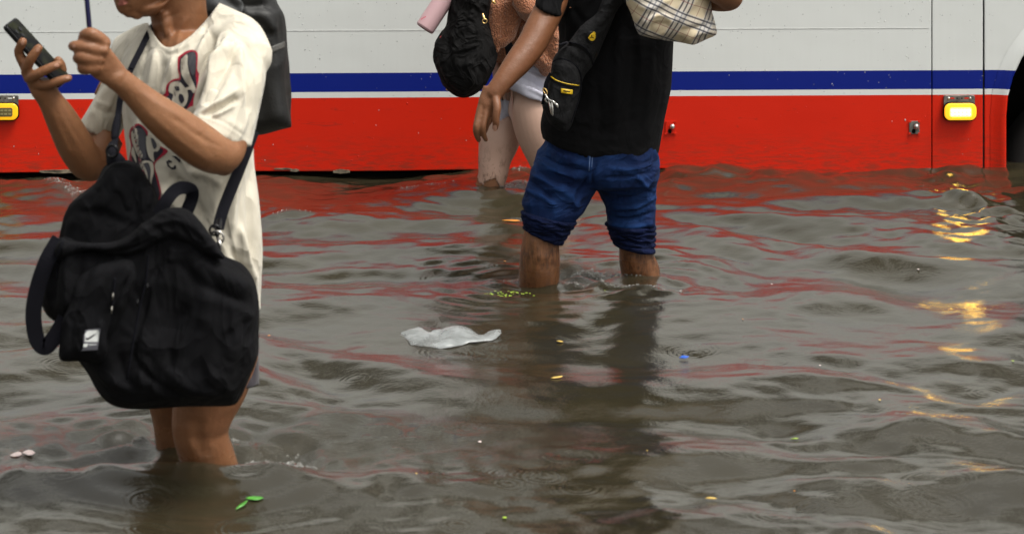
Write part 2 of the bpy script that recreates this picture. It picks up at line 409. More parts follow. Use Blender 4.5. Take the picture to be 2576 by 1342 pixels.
# ================================================================ bus
D0, SLP = 10.427, .0429; BA = math.atan(SLP)
def BU(px, py, off=0.0):
    """plan point -> bus side coordinates (along, height)"""
    a = (px-CX)/F; y = D0/(1-SLP*a); x = a*y; return x/math.cos(BA), H-(py-YH)/F*y
bus = empty('bus', (0, D0, 0), 'white bus with blue stripe and red lower panels standing in the flood', 'bus'); bus.rotation_euler = (0, 0, BA); bus['localspace'] = 1
t = NT('bus_paint'); p = t.p
sx = t.n('ShaderNodeSeparateXYZ'); t.l(t.tc.outputs['Object'], sx.inputs[0]); z = sx.outputs[2]
z1 = BU(1400, 181)[1]; z2 = BU(1400, 228.5)[1]; z3 = BU(1400, 243)[1]
fine = t.noise(400, 4, .8); blot = t.noise(3, 5); streak = t.noise(6, 4, .6, t.mapping((9, 9, .5)))
red = t.mix(t.math('MULTIPLY', blot, .45), (.64, .019, .002), (.40, .008, .002))
red = t.mix(t.ramp(fine, [(.40, .55), (.60, 0.0)]), red, (.40, .008, .003))
low = t.math('MULTIPLY', t.ramp(t.math('ADD', z, t.math('MULTIPLY', blot, .02)), [(.0, 1.0), (.17, 0.0)]), t.ramp(t.noise(14, 5, .7, t.mapping((1, 1, 6))), [(.45, 0.0), (.62, 1.0)]))
red = t.mix(t.math('MULTIPLY', low, .75), red, (.16, .03, .015))
scr = t.ramp(t.noise(5, 6, .75, t.mapping((1.6, 1, 9), rot=(0, .35, 0)), dist=1.2), [(.61, 0.0), (.68, 1.0)])
red = t.mix(t.math('MULTIPLY', scr, .7), red, (.2, .02, .012))
white = t.mix(t.math('MULTIPLY', streak, .25), (.60, .62, .61), (.49, .50, .485))
white = t.mix(t.ramp(t.noise(30, 6, .8, t.mapping((1, 1, 4))), [(.75, 0.0), (.78, .25)]), white, (.35, .33, .3))
blue = t.mix(t.ramp(t.noise(60, 5, .8), [(.66, 0.0), (.72, .3)]), (.0008, .010, .17), (.02, .04, .18))
c = t.mix(t.math('GREATER_THAN', z, z3), red, white); c = t.mix(t.math('GREATER_THAN', z, z2), c, blue); c = t.mix(t.math('GREATER_THAN', z, z1), c, white)
t.l(c, p.inputs['Base Color']); p.inputs['Roughness'].default_value = .38; p.inputs['Specular IOR Level'].default_value = .22; p.inputs['Coat Weight'].default_value = .06; p.inputs['Coat Roughness'].default_value = .08
# rain beads on the paint
vo = t.n('ShaderNodeTexVoronoi'); vo.inputs['Scale'].default_value = 42; vo.inputs['Randomness'].default_value = 1; t.l(t.mapping((1, 1, .8)), vo.inputs['Vector'])
szn = t.math('MULTIPLY', t.ramp(t.noise(25, 2), [(.45, 0.0), (.7, 1.0)]), .17)
bead = t.math('MAXIMUM', t.math('SUBTRACT', szn, vo.outputs['Distance']), 0.0)
n1 = t.bump(t.noise(2.0, 3), .5, .012); n2 = t.bump(t.noise(120, 4, .7), .12, .001, n1); n3 = t.bump(bead, 1.0, .02, n2)
t.l(n3, p.inputs['Normal']); busp = t.m
blk = plain('bus_underbody_black', (.003, .003, .003), .9, spec=.1); rubber = plain('tyre_rubber', (.004, .004, .004), .9, bump=.4, bscale=60)
trimg = plain('rubber_seal', (.012, .012, .014), .5); steel = plain('galvanised_steel', (.22, .21, .19), .42, .8, .25, 60, .3, 150); screw = plain('screw_steel', (.6, .58, .55), .3, 1, .1)
def slab(name, poly, y0, y1, mat, parent, bevel=.003, smooth=False):
    bm = bmesh.new(); f = [bm.verts.new((x, y0, z)) for x, z in poly]; b = [bm.verts.new((x, y1, z)) for x, z in poly]; n = len(poly)
    bm.faces.new(f); bm.faces.new(b[::-1])
    for i in range(n): bm.faces.new((f[i], b[i], b[(i+1) % n], f[(i+1) % n]))
    o = build(name, bm, mat, parent, smooth)
    if bevel: m = o.modifiers.new('b', 'BEVEL'); m.width = bevel; m.segments = 3; m.limit_method = 'ANGLE'
    return o
xs1 = BU(2343, 300)[0]; xs2 = BU(2474, 300)[0]; ztop = .92
def tornedge(x0, x1, z, n):
    return [(x0+(x1-x0)*i/n, z+.0035*noise.noise(Vector((x0+(x1-x0)*i/n*3, 1.7, 0)))) for i in range(n+1)]
slab('side_panel', [(-6.5, ztop)]+tornedge(-6.5, BU(1660, 300)[0]+.02, .004, 120)+[(BU(1700, 300)[0]+.1, -.03), (xs1-.0012, -.03), (xs1-.0012, ztop)], 0, .03, busp, bus)
slab('side_panel', [(xs1+.002, ztop), (xs1+.002, -.04), (xs2-.004, -.012), (xs2-.004, ztop)], -.001, .03, busp, bus)
# wheel arch panel
cxp, czp, Rp = 2525+292, 290, 292
arch = []
for i in range(0, 19):
    a = math.pi-math.pi*i/18; u, zz = BU(cxp+Rp*math.cos(a), czp-Rp*math.sin(a)); arch.append((u, zz))
uL = arch[0][0]; uR = arch[-1][0]
slab('wheel_arch_panel', [(xs2+.003, ztop), (xs2+.003, -.03), (uL, -.03)]+arch+[(uR, -.03), (uR+2.2, -.03), (uR+2.2, ztop)], 0, .03, busp, bus)
bm = bmesh.new(); prof = []                                  # flared lip round the arch
path = [(uL, -.05)]+arch+[(uR, -.05)]
for i, (u, zz) in enumerate(path):
    a = path[max(i-1, 0)]; b = path[min(i+1, len(path)-1)]; tx, tz = b[0]-a[0], b[1]-a[1]; l = math.hypot(tx, tz); nx_, nz_ = -tz/l, tx/l
    prof.append([bm.verts.new((u+nx_*o_, y_, zz+nz_*o_)) for o_, y_ in ((.052, -.002), (.036, -.006), (.018, -.016), (.004, -.024), (-.003, -.022), (-.004, .05))])
for r0, r1 in zip(prof, prof[1:]):
    for k in range(5): bm.faces.new((r0[k], r0[k+1], r1[k+1], r1[k]))
build('wheel_arch_flare', bm, busp, bus)
bm = bmesh.new(); box(bm, (-6.5, .06, -.30), (uL-.02, 2.4, ztop)); box(bm, (uR+.02, .06, -.3), (uR+2.2, 2.4, ztop)); box(bm, (uL-.02, .5, -.3), (uR+.02, 2.4, ztop)); box(bm, (uL-.02, .06, arch[9][1]+.03), (uR+.02, .5, ztop)); build('chassis', bm, blk, bus, False)
for xx in (xs1, xs2):
    bm = bmesh.new(); box(bm, (xx-.003, .012, -.1), (xx+.004, .058, ztop)); build('panel_seal', bm, trimg, bus, False)
# upper body, windows, roof
t = NT('bus_upper_paint'); t.l(t.mix(t.noise(2, 4), (.66, .67, .66), (.56, .57, .56)), t.p.inputs['Base Color']); t.p.inputs['Roughness'].default_value = .3; upp = t.m
t = NT('tinted_glass'); t.p.inputs['Base Color'].default_value = (.05, .055, .06, 1); t.p.inputs['Roughness'].default_value = .06; glass = t.m
zt = 2.80; wl = [(-6.5+1.55*i+.12, -6.5+1.55*(i+1)-.04) for i in range(7)]
bm = bmesh.new(); e_ = uR+2.2
box(bm, (-6.5, .002, ztop+.003), (e_, 2.4, 1.45)); box(bm, (-6.5, .002, 2.30), (e_, 2.4, zt)); prev = -6.5
for a, b in wl: box(bm, (prev, .002, 1.45), (a, 2.4, 2.30)); prev = b
box(bm, (prev, .002, 1.45), (e_, 2.4, 2.30)); build('upper_body', bm, upp, bus, False)
for a, b in wl:
    bm = bmesh.new(); box(bm, (a+.002, .03, 1.452), (b-.002, .05, 2.298)); wo = build('window', bm, glass, bus, False)
    bm = bmesh.new(); m_ = (a+b)/2; box(bm, (m_-.015, .018, 1.452), (m_+.015, .029, 2.298)); build('window_bar', bm, trimg, wo, False)
bm = bmesh.new(); loft(bm, [(Vector(((e_-6.5)/2, 1.2, zt-.02)), Vector(((e_+6.5)/2, 0, 0)), Vector((0, 1.2, 0))), (Vector(((e_-6.5)/2, 1.2, zt+.08)), Vector(((e_+6.5)/2, 0, 0)), Vector((0, 1.19, 0))), (Vector(((e_-6.5)/2, 1.2, zt+.2)), Vector(((e_+6.5)/2-.1, 0, 0)), Vector((0, 1.0, 0)))], 40, 3, .25); build('roof', bm, upp, bus)
# wheel in its arch
wc = Vector(((uL+uR)/2, .22, BU(cxp, 480)[1]-.02)); whl = bpy.data.objects.new('wheel', None); C.objects.link(whl); whl.parent = bus
def ringmesh(name, prof, mat, n=56):
    bm = bmesh.new(); R_ = []
    for k in range(n):
        a = 2*math.pi*k/n; R_.append([bm.verts.new((wc.x+r*math.cos(a), wc.y+y_, wc.z+r*math.sin(a))) for r, y_ in prof])
    for k in range(n):
        for i in range(len(prof)-1): bm.faces.new((R_[k][i], R_[k][i+1], R_[(k+1) % n][i+1], R_[(k+1) % n][i]))
    return build(name, bm, mat, whl)
ringmesh('tyre', [(.24, -.10), (.3, -.13), (.37, -.12), (.40, -.08), (.40, .12)], rubber); ringmesh('rim', [(.0, -.02), (.1, -.03), (.12, -.08), (.2, -.06), (.24, -.10)], steel)
# amber marker lamps
def led_mat(name, on):
    t = NT(name); vo = t.n('ShaderNodeTexVoronoi'); 
    s = t.n('ShaderNodeSeparateXYZ'); t.l(t.tc.outputs['Object'], s.inputs[0])
    return t
amb = NT('amber_glow_ring'); amb.p.inputs['Base Color'].default_value = (.8, .4, .01, 1); amb.p.inputs['Emission Color'].default_value = (1, .40, .02, 1); amb.p.inputs['Emission Strength'].default_value = .62; amb.p.inputs['Roughness'].default_value = .15
hot = NT('lit_led_bars'); hot.p.inputs['Base Color'].default_value = (.9, .8, .3, 1); hot.p.inputs['Emission Color'].default_value = (1, .70, .14, 1); hot.p.inputs['Emission Strength'].default_value = 24
lens = NT('lit_lens'); lens.p.inputs['Base Color'].default_value = (.9, .6, .1, 1); lens.p.inputs['Emission Color'].default_value = (1, .50, .035, 1); lens.p.inputs['Emission Strength'].default_value = 8; lens.p.inputs['Roughness'].default_value = .1
amb2 = NT('dim_amber_ring'); amb2.p.inputs['Base Color'].default_value = (.75, .4, .01, 1); amb2.p.inputs['Emission Color'].default_value = (1, .42, .005, 1); amb2.p.inputs['Emission Strength'].default_value = .35; amb2.p.inputs['Roughness'].default_value = .15
hot2 = plain('unlit_led_bars', (.35, .30, .14), .2, .3); lens2 = plain('dim_lens', (.16, .13, .05), .12, .2)
def rrect(cx, cz, w, h, r, n=6):
    out = []
    for qx, qz, a0 in ((1, 1, 0), (-1, 1, 90), (-1, -1, 180), (1, -1, 270)):
        for k in range(n+1):
            a = math.radians(a0+90*k/n); out.append((cx+qx*(w/2-r)+r*math.cos(a), cz+qz*(h/2-r)+r*math.sin(a)))
    return out
def lamp(px, A, Bm, Cm, label):
    u, z_ = BU(px, 278); k = BU(px+1, 278)[0]-u
    root = bpy.data.objects.new('marker_lamp', None); C.objects.link(root); root.parent = bus; root['label'] = label
    slab('bracket', rrect(u, BU(px, 262)[1], 78*k, 46*k, 4*k), -.012, -.002, steel, root, .001)
    for s in (-1, 1):
        bm = bmesh.new(); cx_ = u+s*27*k; cz_ = BU(px, 246)[1]
        bmesh.ops.create_uvsphere(bm, u_segments=12, v_segments=8, radius=3.6*k, matrix=Matrix.Translation((cx_, -.013, cz_)) @ Matrix.Diagonal((1, .6, 1, 1))); build('screw', bm, screw, root)
        slab('slot', rrect(cx_-s*9*k, cz_, 11*k, 3.4*k, 1.6*k), -.0128, -.0118, busp, root, 0); slab('hole', rrect(u+s*6*k, cz_, 3.6*k, 3.6*k, 1.7*k), -.0128, -.0118, blk, root, 0)
    slab('housing', rrect(u, z_-1*k, 84*k, 46*k, 16*k), -.026, -.0125, blk, root, .002)
    slab('glow_ring', rrect(u, z_, 80*k, 42*k, 15*k), -.036, -.0262, A, root, .004, True)
    slab('lens', rrect(u, z_-1*k, 54*k, 23*k, 5*k), -.0372, -.0362, Cm, root, .0005)
    for i in range(5):
        for j in range(2): slab('led', rrect(u+(i-2)*10*k, z_-1*k+(j-.5)*9*k, 7.6*k, 4*k, 1.4*k, 3), -.0386, -.0374, Bm, root, 0)
lamp(2411, amb.m, hot.m, lens.m, 'lit amber marker lamp near the wheel arch'); lamp(8, amb2.m, hot2, lens2, 'dim amber marker lamp behind the phone hand')
# flap latches
def latch(px, py, painted):
    u, z_ = BU(px, py); k = BU(px+1, py)[0]-u; root = bpy.data.objects.new('latch', None); C.objects.link(root); root.parent = bus
    m1 = busp if painted else steel
    slab('latch_plate', rrect(u, z_, 26*k, 32*k, 5*k), -.005, -.001, m1, root, .001)
    for a, b in ((-1, 1), (1, 1), (-1, -1), (1, -1)): slab('corner_tab', rrect(u+a*12*k, z_+b*15*k, 7*k, 5*k, 2*k), -.0075, -.0045, busp, root, .0006)
    slab('keyhole', rrect(u-2*k, z_-9*k, 9*k, 11*k, 4*k), -.0058, -.0052, blk, root, 0)
    bm = bmesh.new(); bmesh.ops.create_uvsphere(bm, u_segments=16, v_segments=10, radius=7*k, matrix=Matrix.Translation((u+4*k, -.010, z_+3*k))); build('lock_knob', bm, screw, root)
latch(2299, 320, False); latch(1686, 320, True)
t = NT('rain_drop'); t.p.inputs['Base Color'].default_value = (.75, .77, .78, 1); t.p.inputs['Roughness'].default_value = .05; t.p.inputs['Transmission Weight'].default_value = .6; t.p.inputs['IOR'].default_value = 1.33
bm = bmesh.new(); r_ = random.Random(5)
for k in range(900):
    u_ = r_.uniform(-2.0, uL-.03); z_ = r_.uniform(z3, .66) if r_.random() < .95 else r_.uniform(.02, z3); r = r_.uniform(.0008, .0018)*(1.5 if r_.random() < .06 else 1)
    if noise.noise(Vector((u_*2, z_*4, 0))) < r_.uniform(-.5, .3): continue
    bmesh.ops.create_icosphere(bm, subdivisions=1, radius=r, matrix=Matrix.Translation((u_, -.0005, z_)) @ Matrix.Diagonal((1, .6, r_.uniform(1, 1.8), 1)))
o = build('rain_drops', bm, t.m, bus); o['kind'] = 'stuff'
sealm = plain('filled_joint', (.57, .58, .57), .6)
slab('panel_joint', [(-6.4, BU(100, 82)[1]), (xs1-.01, BU(100, 82)[1]+.003), (xs1-.01, BU(100, 82)[1]+.0045), (-6.4, BU(100, 82)[1]+.0012)], -.0012, .002, sealm, bus, 0)
# bent, scraped lower lip of the skirt
bare = plain('scraped_filler', (.20, .16, .11), .6, 0, .35, 40, .5, 90)
for x0, x1, zc, hh in ((100, 215, 431, 5), (118, 160, 430, 4), (730, 752, 428, 4), (838, 880, 431, 6), (690, 735, 424, 2.5)):
    pts = []; n = 10
    for i in range(n+1): x = x0+(x1-x0)*i/n; pts.append(BU(x, zc-hh*(.5+.5*math.sin(math.pi*i/n))+random.uniform(-.8, .8)))
    for i in range(n, -1, -1): x = x0+(x1-x0)*i/n; pts.append(BU(x, zc+hh*(.4+.4*math.sin(math.pi*i/n))+random.uniform(-.8, .8)))
    slab('scraped_edge', pts, -.004, -.0005, bare, bus, 0)
# ================================================================ cloth and skin materials
def skin(name, col, dark, hair=0.0, sc=1.0):
    t = NT(name); p = t.p; f = t.noise(9*sc, 4); g = t.noise(60*sc, 4, .7)
    c = t.mix(f, dark, col); c = t.mix(t.ramp(g, [(.35, .42), (.65, 0.0)]), c, tuple(x*.62 for x in col))
    if hair:
        s = t.noise(85, 4, .75, t.mapping((1, 1, .20), rot=(0, .25, 0)), dist=.8); b = t.ramp(t.noise(11, 3), [(.35, 0.0), (.6, 1.0)])
        c = t.mix(t.math('MULTIPLY', t.math('MULTIPLY', t.ramp(s, [(.42, 1.0), (.60, 0.0)]), b), hair), c, (.025, .014, .008))
    sz = t.n('ShaderNodeSeparateXYZ'); t.l(t.tc.outputs['Object'], sz.inputs[0])
    wet = t.ramp(t.math('ADD', sz.outputs[2], t.math('MULTIPLY', t.noise(30, 3), .05)), [(.05, 1.0), (.13, 0.0)])
    c = t.mix(t.ramp(t.noise(3.5, 3), [(.35, .22), (.65, 0.0)]), c, (dark[0]*.9, dark[1]*.62, dark[2]*.6)); c = t.mix(t.math('MULTIPLY', wet, .4), c, tuple(x*.45 for x in col))
    t.l(c, p.inputs['Base Color']); t.l(t.math('MULTIPLY_ADD', wet, -.36, .5), p.inputs['Roughness']); p.inputs['Specular IOR Level'].default_value = .45
    p.inputs['Subsurface Weight'].default_value = .12; p.inputs['Subsurface Radius'].default_value = (1, .35, .2); p.inputs['Subsurface Scale'].default_value = .01
    t.l(t.bump(t.noise(260, 3, .7), .4, .002, t.bump(t.noise(45, 3), .4, .005)), p.inputs['Normal']); return t.m
def creases(t, scale, strength, dist, stretch=(1, 1, 1), prev=None):
    for sc_, k in ((scale, 1.0), (scale*2.3, .45)):
        n = t.noise(sc_, 2, .45, t.mapping(stretch), dist=1.1); a = t.math('ABSOLUTE', t.math('SUBTRACT', n, .5))
        prev = t.bump(t.ramp(a, [(.0, 1.0), (.13, 0.0)]), strength, dist*k, prev)
    return prev
def fabric(name, col, var=.15, rough=.85, weave=700, wb=.25, sheen=.15, blot=10, cr_=None):
    t = NT(name); p = t.p; f = t.noise(blot, 5, .6); c = t.ramp(f, [(.3, tuple(x*(1-var) for x in col)), (.7, tuple(min(1, x*(1+var)) for x in col))])
    c = t.mix(t.math('MULTIPLY', t.noise(weave*.6, 3, .8), .25), c, tuple(x*.5 for x in col))
    t.l(c, p.inputs['Base Color']); p.inputs['Roughness'].default_value = rough; p.inputs['Sheen Weight'].default_value = sheen
    t.l(t.bump(t.noise(weave, 2, .8), wb, .001, t.bump(t.noise(22, 4), .25, .006, creases(t, *cr_) if cr_ else None)), p.inputs['Normal']); p.inputs['Specular IOR Level'].default_value = .15; return t.m
skinA = skin('tanned_skin', (.30, .138, .062), (.185, .078, .033)); skinM = skin('brown_skin', (.22, .092, .040), (.145, .055, .022), 0, .8)
cotton = fabric('cream_cotton', (.60, .555, .46), .05, .9, 900, .18, .2, 6, (4.6, .6, .011, (1, 1, .5))); nylon = fabric('black_nylon', (.0034, .0034, .0045), .35, .9, 900, .35, 0, 14, (3.8, .62, .018, (1, 1, .75)))
webb = fabric('black_webbing', (.0040, .0040, .0070), .2, .9, 600, .5, 0); shortm = fabric('dark_grey_jersey', (.036, .031, .038), .2, .9, 500, .5)
hairm = plain('black_hair', (.012, .010, .009), .45, bump=.6, bscale=90)
gloss = plain('gloss_black_plastic', (.004, .004, .005), .25, var=0, spec=.25); metal = plain('bright_metal', (.55, .53, .5), .25, 1, .05); brass = plain('brass', (.75, .5, .2), .28, 1, .05)

# ================================================================ near person with phone
near = empty('person', (G(500, 1190).x, 6.0, -.42), 'person in a cream printed T-shirt looking at a raised phone, nearest of those wading', 'person')
near.name = 'person'
FD = Vector((-.80, -.60, 0)); SV = Vector((-.60, .80, 0))        # where he faces; from near to far shoulder
def TS(cx, cy, d, hw, hd, tilt=0):                                 # torso ring: half width / half depth in metres
    return (P(cx, cy, d), SV*hw+Vector((0, 0, tilt)), FD*hd)
bm = bmesh.new()
# trunk and neck
loft(bm, [TS(505, 930, 6.0, .09, .08), TS(503, 820, 6.0, .11, .09), TS(490, 640, 6.0, .13, .09), TS(488, 480, 6.0, .145, .095), TS(476, 300, 6.0, .16, .10), TS(470, 170, 6.0, .165, .10), TS(464, 105, 6.0, .13, .08, -.01), TS(460, 72, 6.0, .075, .06)], 40, 5)
loft(bm, [(P(468, 120, 6.0), Vector((.062, 0, -.012)), Vector((0, .060, 0))), (P(458, 70, 5.99), Vector((.064, 0, -.010)), Vector((0, .058, 0))), (P(447, 20, 5.98), Vector((.062, 0, -.010)), Vector((0, .056, 0))), (P(440, -40, 5.97), Vector((.064, 0, 0)), Vector((0, .058, 0)))], 32, 5)
chain(bm, [(462, 128, 5.93, .012), (425, 88, 5.93, .010), (415, 40, 5.93, .011)], 12)           # neck cord
for sx_, dd in ((580, 5.90), (345, 6.13)): chain(bm, [(465, 98, 6.0, .042), ((465+sx_)/2, 112, (6.0+dd)/2, .032), (sx_, 132, dd, .038)])
# head, facing left and down
hd = -.32
ball(bm, P(425, -115, 5.97), (.098, 0, .02), (0, .077, 0), (-.02, 0, .105))
loft(bm, [(P(395, -90, 5.96), Vector((.085, .0, .02)), Vector((0, .066, 0))), (P(378, -45, 5.95), Vector((.078, 0, .02)), Vector((0, .060, 0))), (P(368, -12, 5.945), Vector((.066, 0, .017)), Vector((0, .050, 0))), (P(352, 16, 5.94), Vector((.044, 0, .012)), Vector((0, .036, 0))), (P(345, 32, 5.94), Vector((.024, 0, .006)), Vector((0, .022, 0)))], 32, 5)
loft(bm, [(P(352, 12, 5.94), Vector((.040, 0, .0)), Vector((0, .034, 0))), (P(385, 16, 5.95), Vector((.035, 0, .02)), Vector((0, .045, 0))), (P(425, 5, 5.96), Vector((.03, 0, .03)), Vector((0, .055, 0)))], 28, 4)
chain(bm, [(325, 30, 5.94, .013), (330, 26, 5.925, .015), (345, 34, 5.93, .014)], 12)             # chin
chain(bm, [(302, 14, 5.94, .0072), (300, 10, 5.925, .0075), (313, 10, 5.91, .0058)], 12, 3)          # lower lip
chain(bm, [(298, 1, 5.94, .0066), (297, -2, 5.925, .007), (311, 0, 5.908, .005)], 12, 3)                # upper lip
chain(bm, [(297, -62, 5.94, .009), (284, -35, 5.935, .012), (277, -20, 5.93, .0125), (292, -13, 5.93, .009)], 12)   # nose
chain(bm, [(310, -80, 5.94, .014), (312, -100, 5.935, .013)], 10); ball(bm, P(318, -66, 5.915), (.015, 0, 0), (0, .013, 0), (0, 0, .012))
ball(bm, P(440, -72, 5.895), (.017, -.004, .004), (0, .007, 0), (-.006, 0, .031)); ball(bm, P(443, -50, 5.893), (.010, 0, 0), (0, .007, 0), (0, 0, .012))
# near arm: from the sleeve down to the elbow, forearm across to the fist
chain(bm, [(592, 130, 5.90, .036), (592, 240, 5.83, .037), (580, 330, 5.77, .038), (568, 380, 5.74, .038), (545, 388, 5.71, .040), (505, 366, 5.68, .0435), (455, 330, 5.65, .0420), (400, 288, 5.62, .0360), (350, 243, 5.60, .0285), (312, 210, 5.58, .0245), (292, 195, 5.57, .0245)], 26, 5)
ball(bm, P(562, 412, 5.735), (.024, 0, 0), (0, .026, 0), (0, 0, .024))
# far arm with the phone
chain(bm, [(345, 150, 6.13, .046), (290, 250, 6.14, .047), (262, 340, 6.12, .044), (240, 400, 6.08, .040), (217, 408, 6.05, .037), (188, 362, 6.02, .0385), (155, 300, 5.99, .0335), (126, 250, 5.97, .0260), (106, 222, 5.96, .0255)], 24, 5)
ball(bm, P(222, 426, 6.06), (.022, 0, 0), (0, .022, 0), (0, 0, .022))
# phone hand: palm, five fingers
loft(bm, [LS(80, 238, 136, 232, 5.96, .75), LS(72, 222, 133, 220, 5.955, .55), LS(62, 200, 122, 212, 5.95, .42), LS(56, 182, 100, 200, 5.945, .40), LS(54, 164, 84, 178, 5.945, .42), LS(57, 156, 72, 164, 5.945, .6)], 24, 5)
fz = 5.925
chain(bm, [(64, 170, 5.94, 0.0107), (55, 150, 5.935, 0.0111), (47, 131, 5.93, 0.0102), (51, 118, 5.922, 0.0097), (57, 105, 5.915, 0.0090)], 16)
chain(bm, [(66, 182, 5.94, 0.0119), (69, 166, 5.925, 0.0111), (77, 149, 5.915, 0.0107), (88, 133, 5.912, 0.0097), (97, 121, 5.912, 0.0088)], 16)
chain(bm, [(72, 196, 5.94, 0.0119), (86, 190, 5.92, 0.0113), (107, 180, 5.910, 0.0107), (128, 169, 5.908, 0.0097), (146, 162, 5.912, 0.0090)], 16)
chain(bm, [(88, 208, 5.945, 0.0130), (112, 212, 5.93, 0.0113), (135, 208, 5.92, 0.0102), (157, 200, 5.918, 0.0090), (173, 196, 5.922, 0.0079)], 16)
chain(bm, [(112, 218, 5.965, 0.0147), (140, 206, 5.985, 0.0136), (153, 184, 5.985, 0.0124), (152, 166, 5.98, 0.0119), (146, 153, 5.975, 0.0102)], 16)
# fist round the umbrella shaft
loft(bm, [LS(292, 228, 322, 180, 5.57, .62), LS(262, 212, 300, 150, 5.56, .48), LS(232, 192, 275, 118, 5.55, .42), LS(214, 172, 258, 98, 5.55, .42), LS(210, 160, 246, 96, 5.55, .6)], 24, 5)
chain(bm, [(262, 108, 5.545, 0.0136), (245, 94, 5.535, 0.0130), (228, 85, 5.53, 0.0124), (214, 88, 5.54, 0.0113), (209, 96, 5.555, 0.0102)], 16)
chain(bm, [(255, 128, 5.54, 0.0141), (230, 121, 5.53, 0.0127), (205, 117, 5.53, 0.0113), (190, 116, 5.535, 0.0107), (183, 116, 5.55, 0.0096)], 16)
chain(bm, [(246, 150, 5.54, 0.0141), (222, 146, 5.53, 0.0130), (202, 142, 5.53, 0.0119), (196, 147, 5.545, 0.0107), (206, 152, 5.565, 0.0096)], 16)
chain(bm, [(240, 172, 5.54, 0.0136), (222, 170, 5.535, 0.0124), (208, 168, 5.54, 0.0111), (208, 175, 5.555, 0.0099), (218, 178, 5.57, 0.0090)], 16)
chain(bm, [(285, 160, 5.585, 0.0141), (258, 132, 5.60, 0.0136), (238, 112, 5.60, 0.0124), (222, 100, 5.59, 0.0107), (210, 98, 5.58, 0.0096)], 16)
for a, b in (((262, 108), 5.538), ((258, 128), 5.533), ((250, 150), 5.533), ((243, 170), 5.535)): ball(bm, P(a[0], a[1], b), (.011, 0, 0), (0, .009, 0), (0, 0, .010))
# legs
chain(bm, [(545, 880, 5.93, .088), (530, 960, 5.93, .080), (512, 1030, 5.93, .066), (505, 1070, 5.935, .060), (508, 1105, 5.94, .057), (522, 1150, 5.96, .057), (540, 1200, 5.99, .055), (562, 1290, 6.03, .045), (585, 1420, 6.06, .034)], 28, 5)
chain(bm, [(445, 880, 6.12, .085), (440, 960, 6.14, .072), (438, 1030, 6.16, .052), (440, 1075, 6.17, .046), (446, 1130, 6.19, .046), (455, 1200, 6.2, .044), (470, 1330, 6.22, .034)], 26, 5)
for x, y, d in ((585, 1420, 6.06), (470, 1350, 6.22)): chain(bm, [(x+20, y+30, d, .032), (x-20, y+45, d-.01, .034), (x-100, y+62, d-.04, .026), (x-160, y+66, d-.06, .018)], 16)
body = fuse('body', bm, .0031, 3, skinA, near)
sculpt(body, [([(560, 372), (500, 340), (430, 292)], 7, -1.8), ([(540, 415), (450, 352), (350, 262)], 8, 1.6), ([(470, 300), (400, 262), (345, 225)], 8, 1.5), ([(272, 118), (262, 130)], 5, 1.6), ([(252, 150), (262, 165)], 4, -1.2), ([(264, 112), (290, 150)], 4, 1.0), ([(250, 133), (280, 165)], 4, -.9), ([(180, 400), (150, 330), (125, 262)], 7, 1.4), ([(218, 380), (180, 320), (150, 262)], 6, -1.2), ([(500, 1045), (498, 1090), (515, 1150)], 16, -3.5), ([(470, 1060), (472, 1100), (490, 1140)], 11, 2.5), ([(430, 1160), (445, 1060)], 8, 1),
    ([(405, 118), (418, 100), (424, 60)], 6, -2.5), ([(440, 122), (450, 90), (470, 40)], 7, 2.5), ([(372, 48), (400, 52), (450, 30)], 7, -2.5),
    ([(310, 6), (322, 5)], 2.4, -2), ([(315, 20), (330, 18)], 4, -1.5),
    ([(420, 225), (470, 250), (540, 330)], 9, -1.5), ([(300, 215), (320, 185)], 7, -1.2), ([(540, 390), (500, 330)], 12, -1.8),
    ([(200, 122), (206, 112)], 2.5, -.7), ([(140, 290), (190, 380)], 10, -1.2)])
rumple(body, 14, .0009, 3, ridged=False)
nailm = plain('near_finger_nail', (.37, .19, .125), .3, var=.05); nb = bvh_of([body])
for x, y, rx, ry in ((57, 108, 5, 6.5), (95, 125, 5, 6), (143, 164, 7, 4.5), (171, 196, 5, 3.5), (186, 116, 4, 5)): decal('fingernail', [(x+rx*math.cos(a_*math.pi/4), y+ry*math.sin(a_*math.pi/4)) for a_ in range(8)], nb, .0006, nailm, body, 2.5, 0, False)
# lips and hair as their own pieces
lipm = plain('lip_skin', (.36, .12, .09), .4, var=.1)
bv = bvh_of([body]); decal('lips', [(296, -2), (306, -1), (319, 3), (322, 6), (312, 13), (300, 15), (296, 10), (300, 5)], bv, .0012, lipm, body, 2)
bm = bmesh.new(); ball(bm, P(432, -128, 5.97), (.104, 0, .03), (0, .085, 0), (-.02, 0, .100)); ball(bm, P(470, -110, 5.97), (.065, 0, .0), (0, .078, 0), (0, 0, .075)); chain(bm, [(345, -195, 5.94, .04), (330, -160, 5.94, .028)])
hr = fuse('hair', bm, .006, 2, hairm, near); rumple(hr, 45, .004, 9, (1, 1, .4))
# ---- T-shirt
bm = bmesh.new()
def ring_in(s, f): return (s[0], s[1]*f, s[2]*f)
hem = TS(498, 770, 6.0, .155, .122, 0)
loft(bm, [ring_in((P(498, 700, 6.0), hem[1], hem[2]), .90), ring_in((P(498, 745, 6.0), hem[1], hem[2]), .93), ring_in((P(498, 768, 6.0), hem[1], hem[2]), .97), hem, TS(498, 740, 6.0, .154, .122), TS(498, 620, 6.0, .162, .124), TS(492, 500, 6.0, .164, .120), TS(478, 400, 6.0, .166, .120), TS(472, 300, 6.0, .170, .125), TS(468, 210, 6.0, .176, .125), TS(466, 150, 6.0, .172, .118), TS(464, 112, 6.0, .150, .100, -.01), TS(462, 84, 6.0, .112, .085, -.015), TS(461, 60, 6.0, .074, .074, -.018), TS(461, 44, 6.0, .060, .066, -.02)], 56, 6)
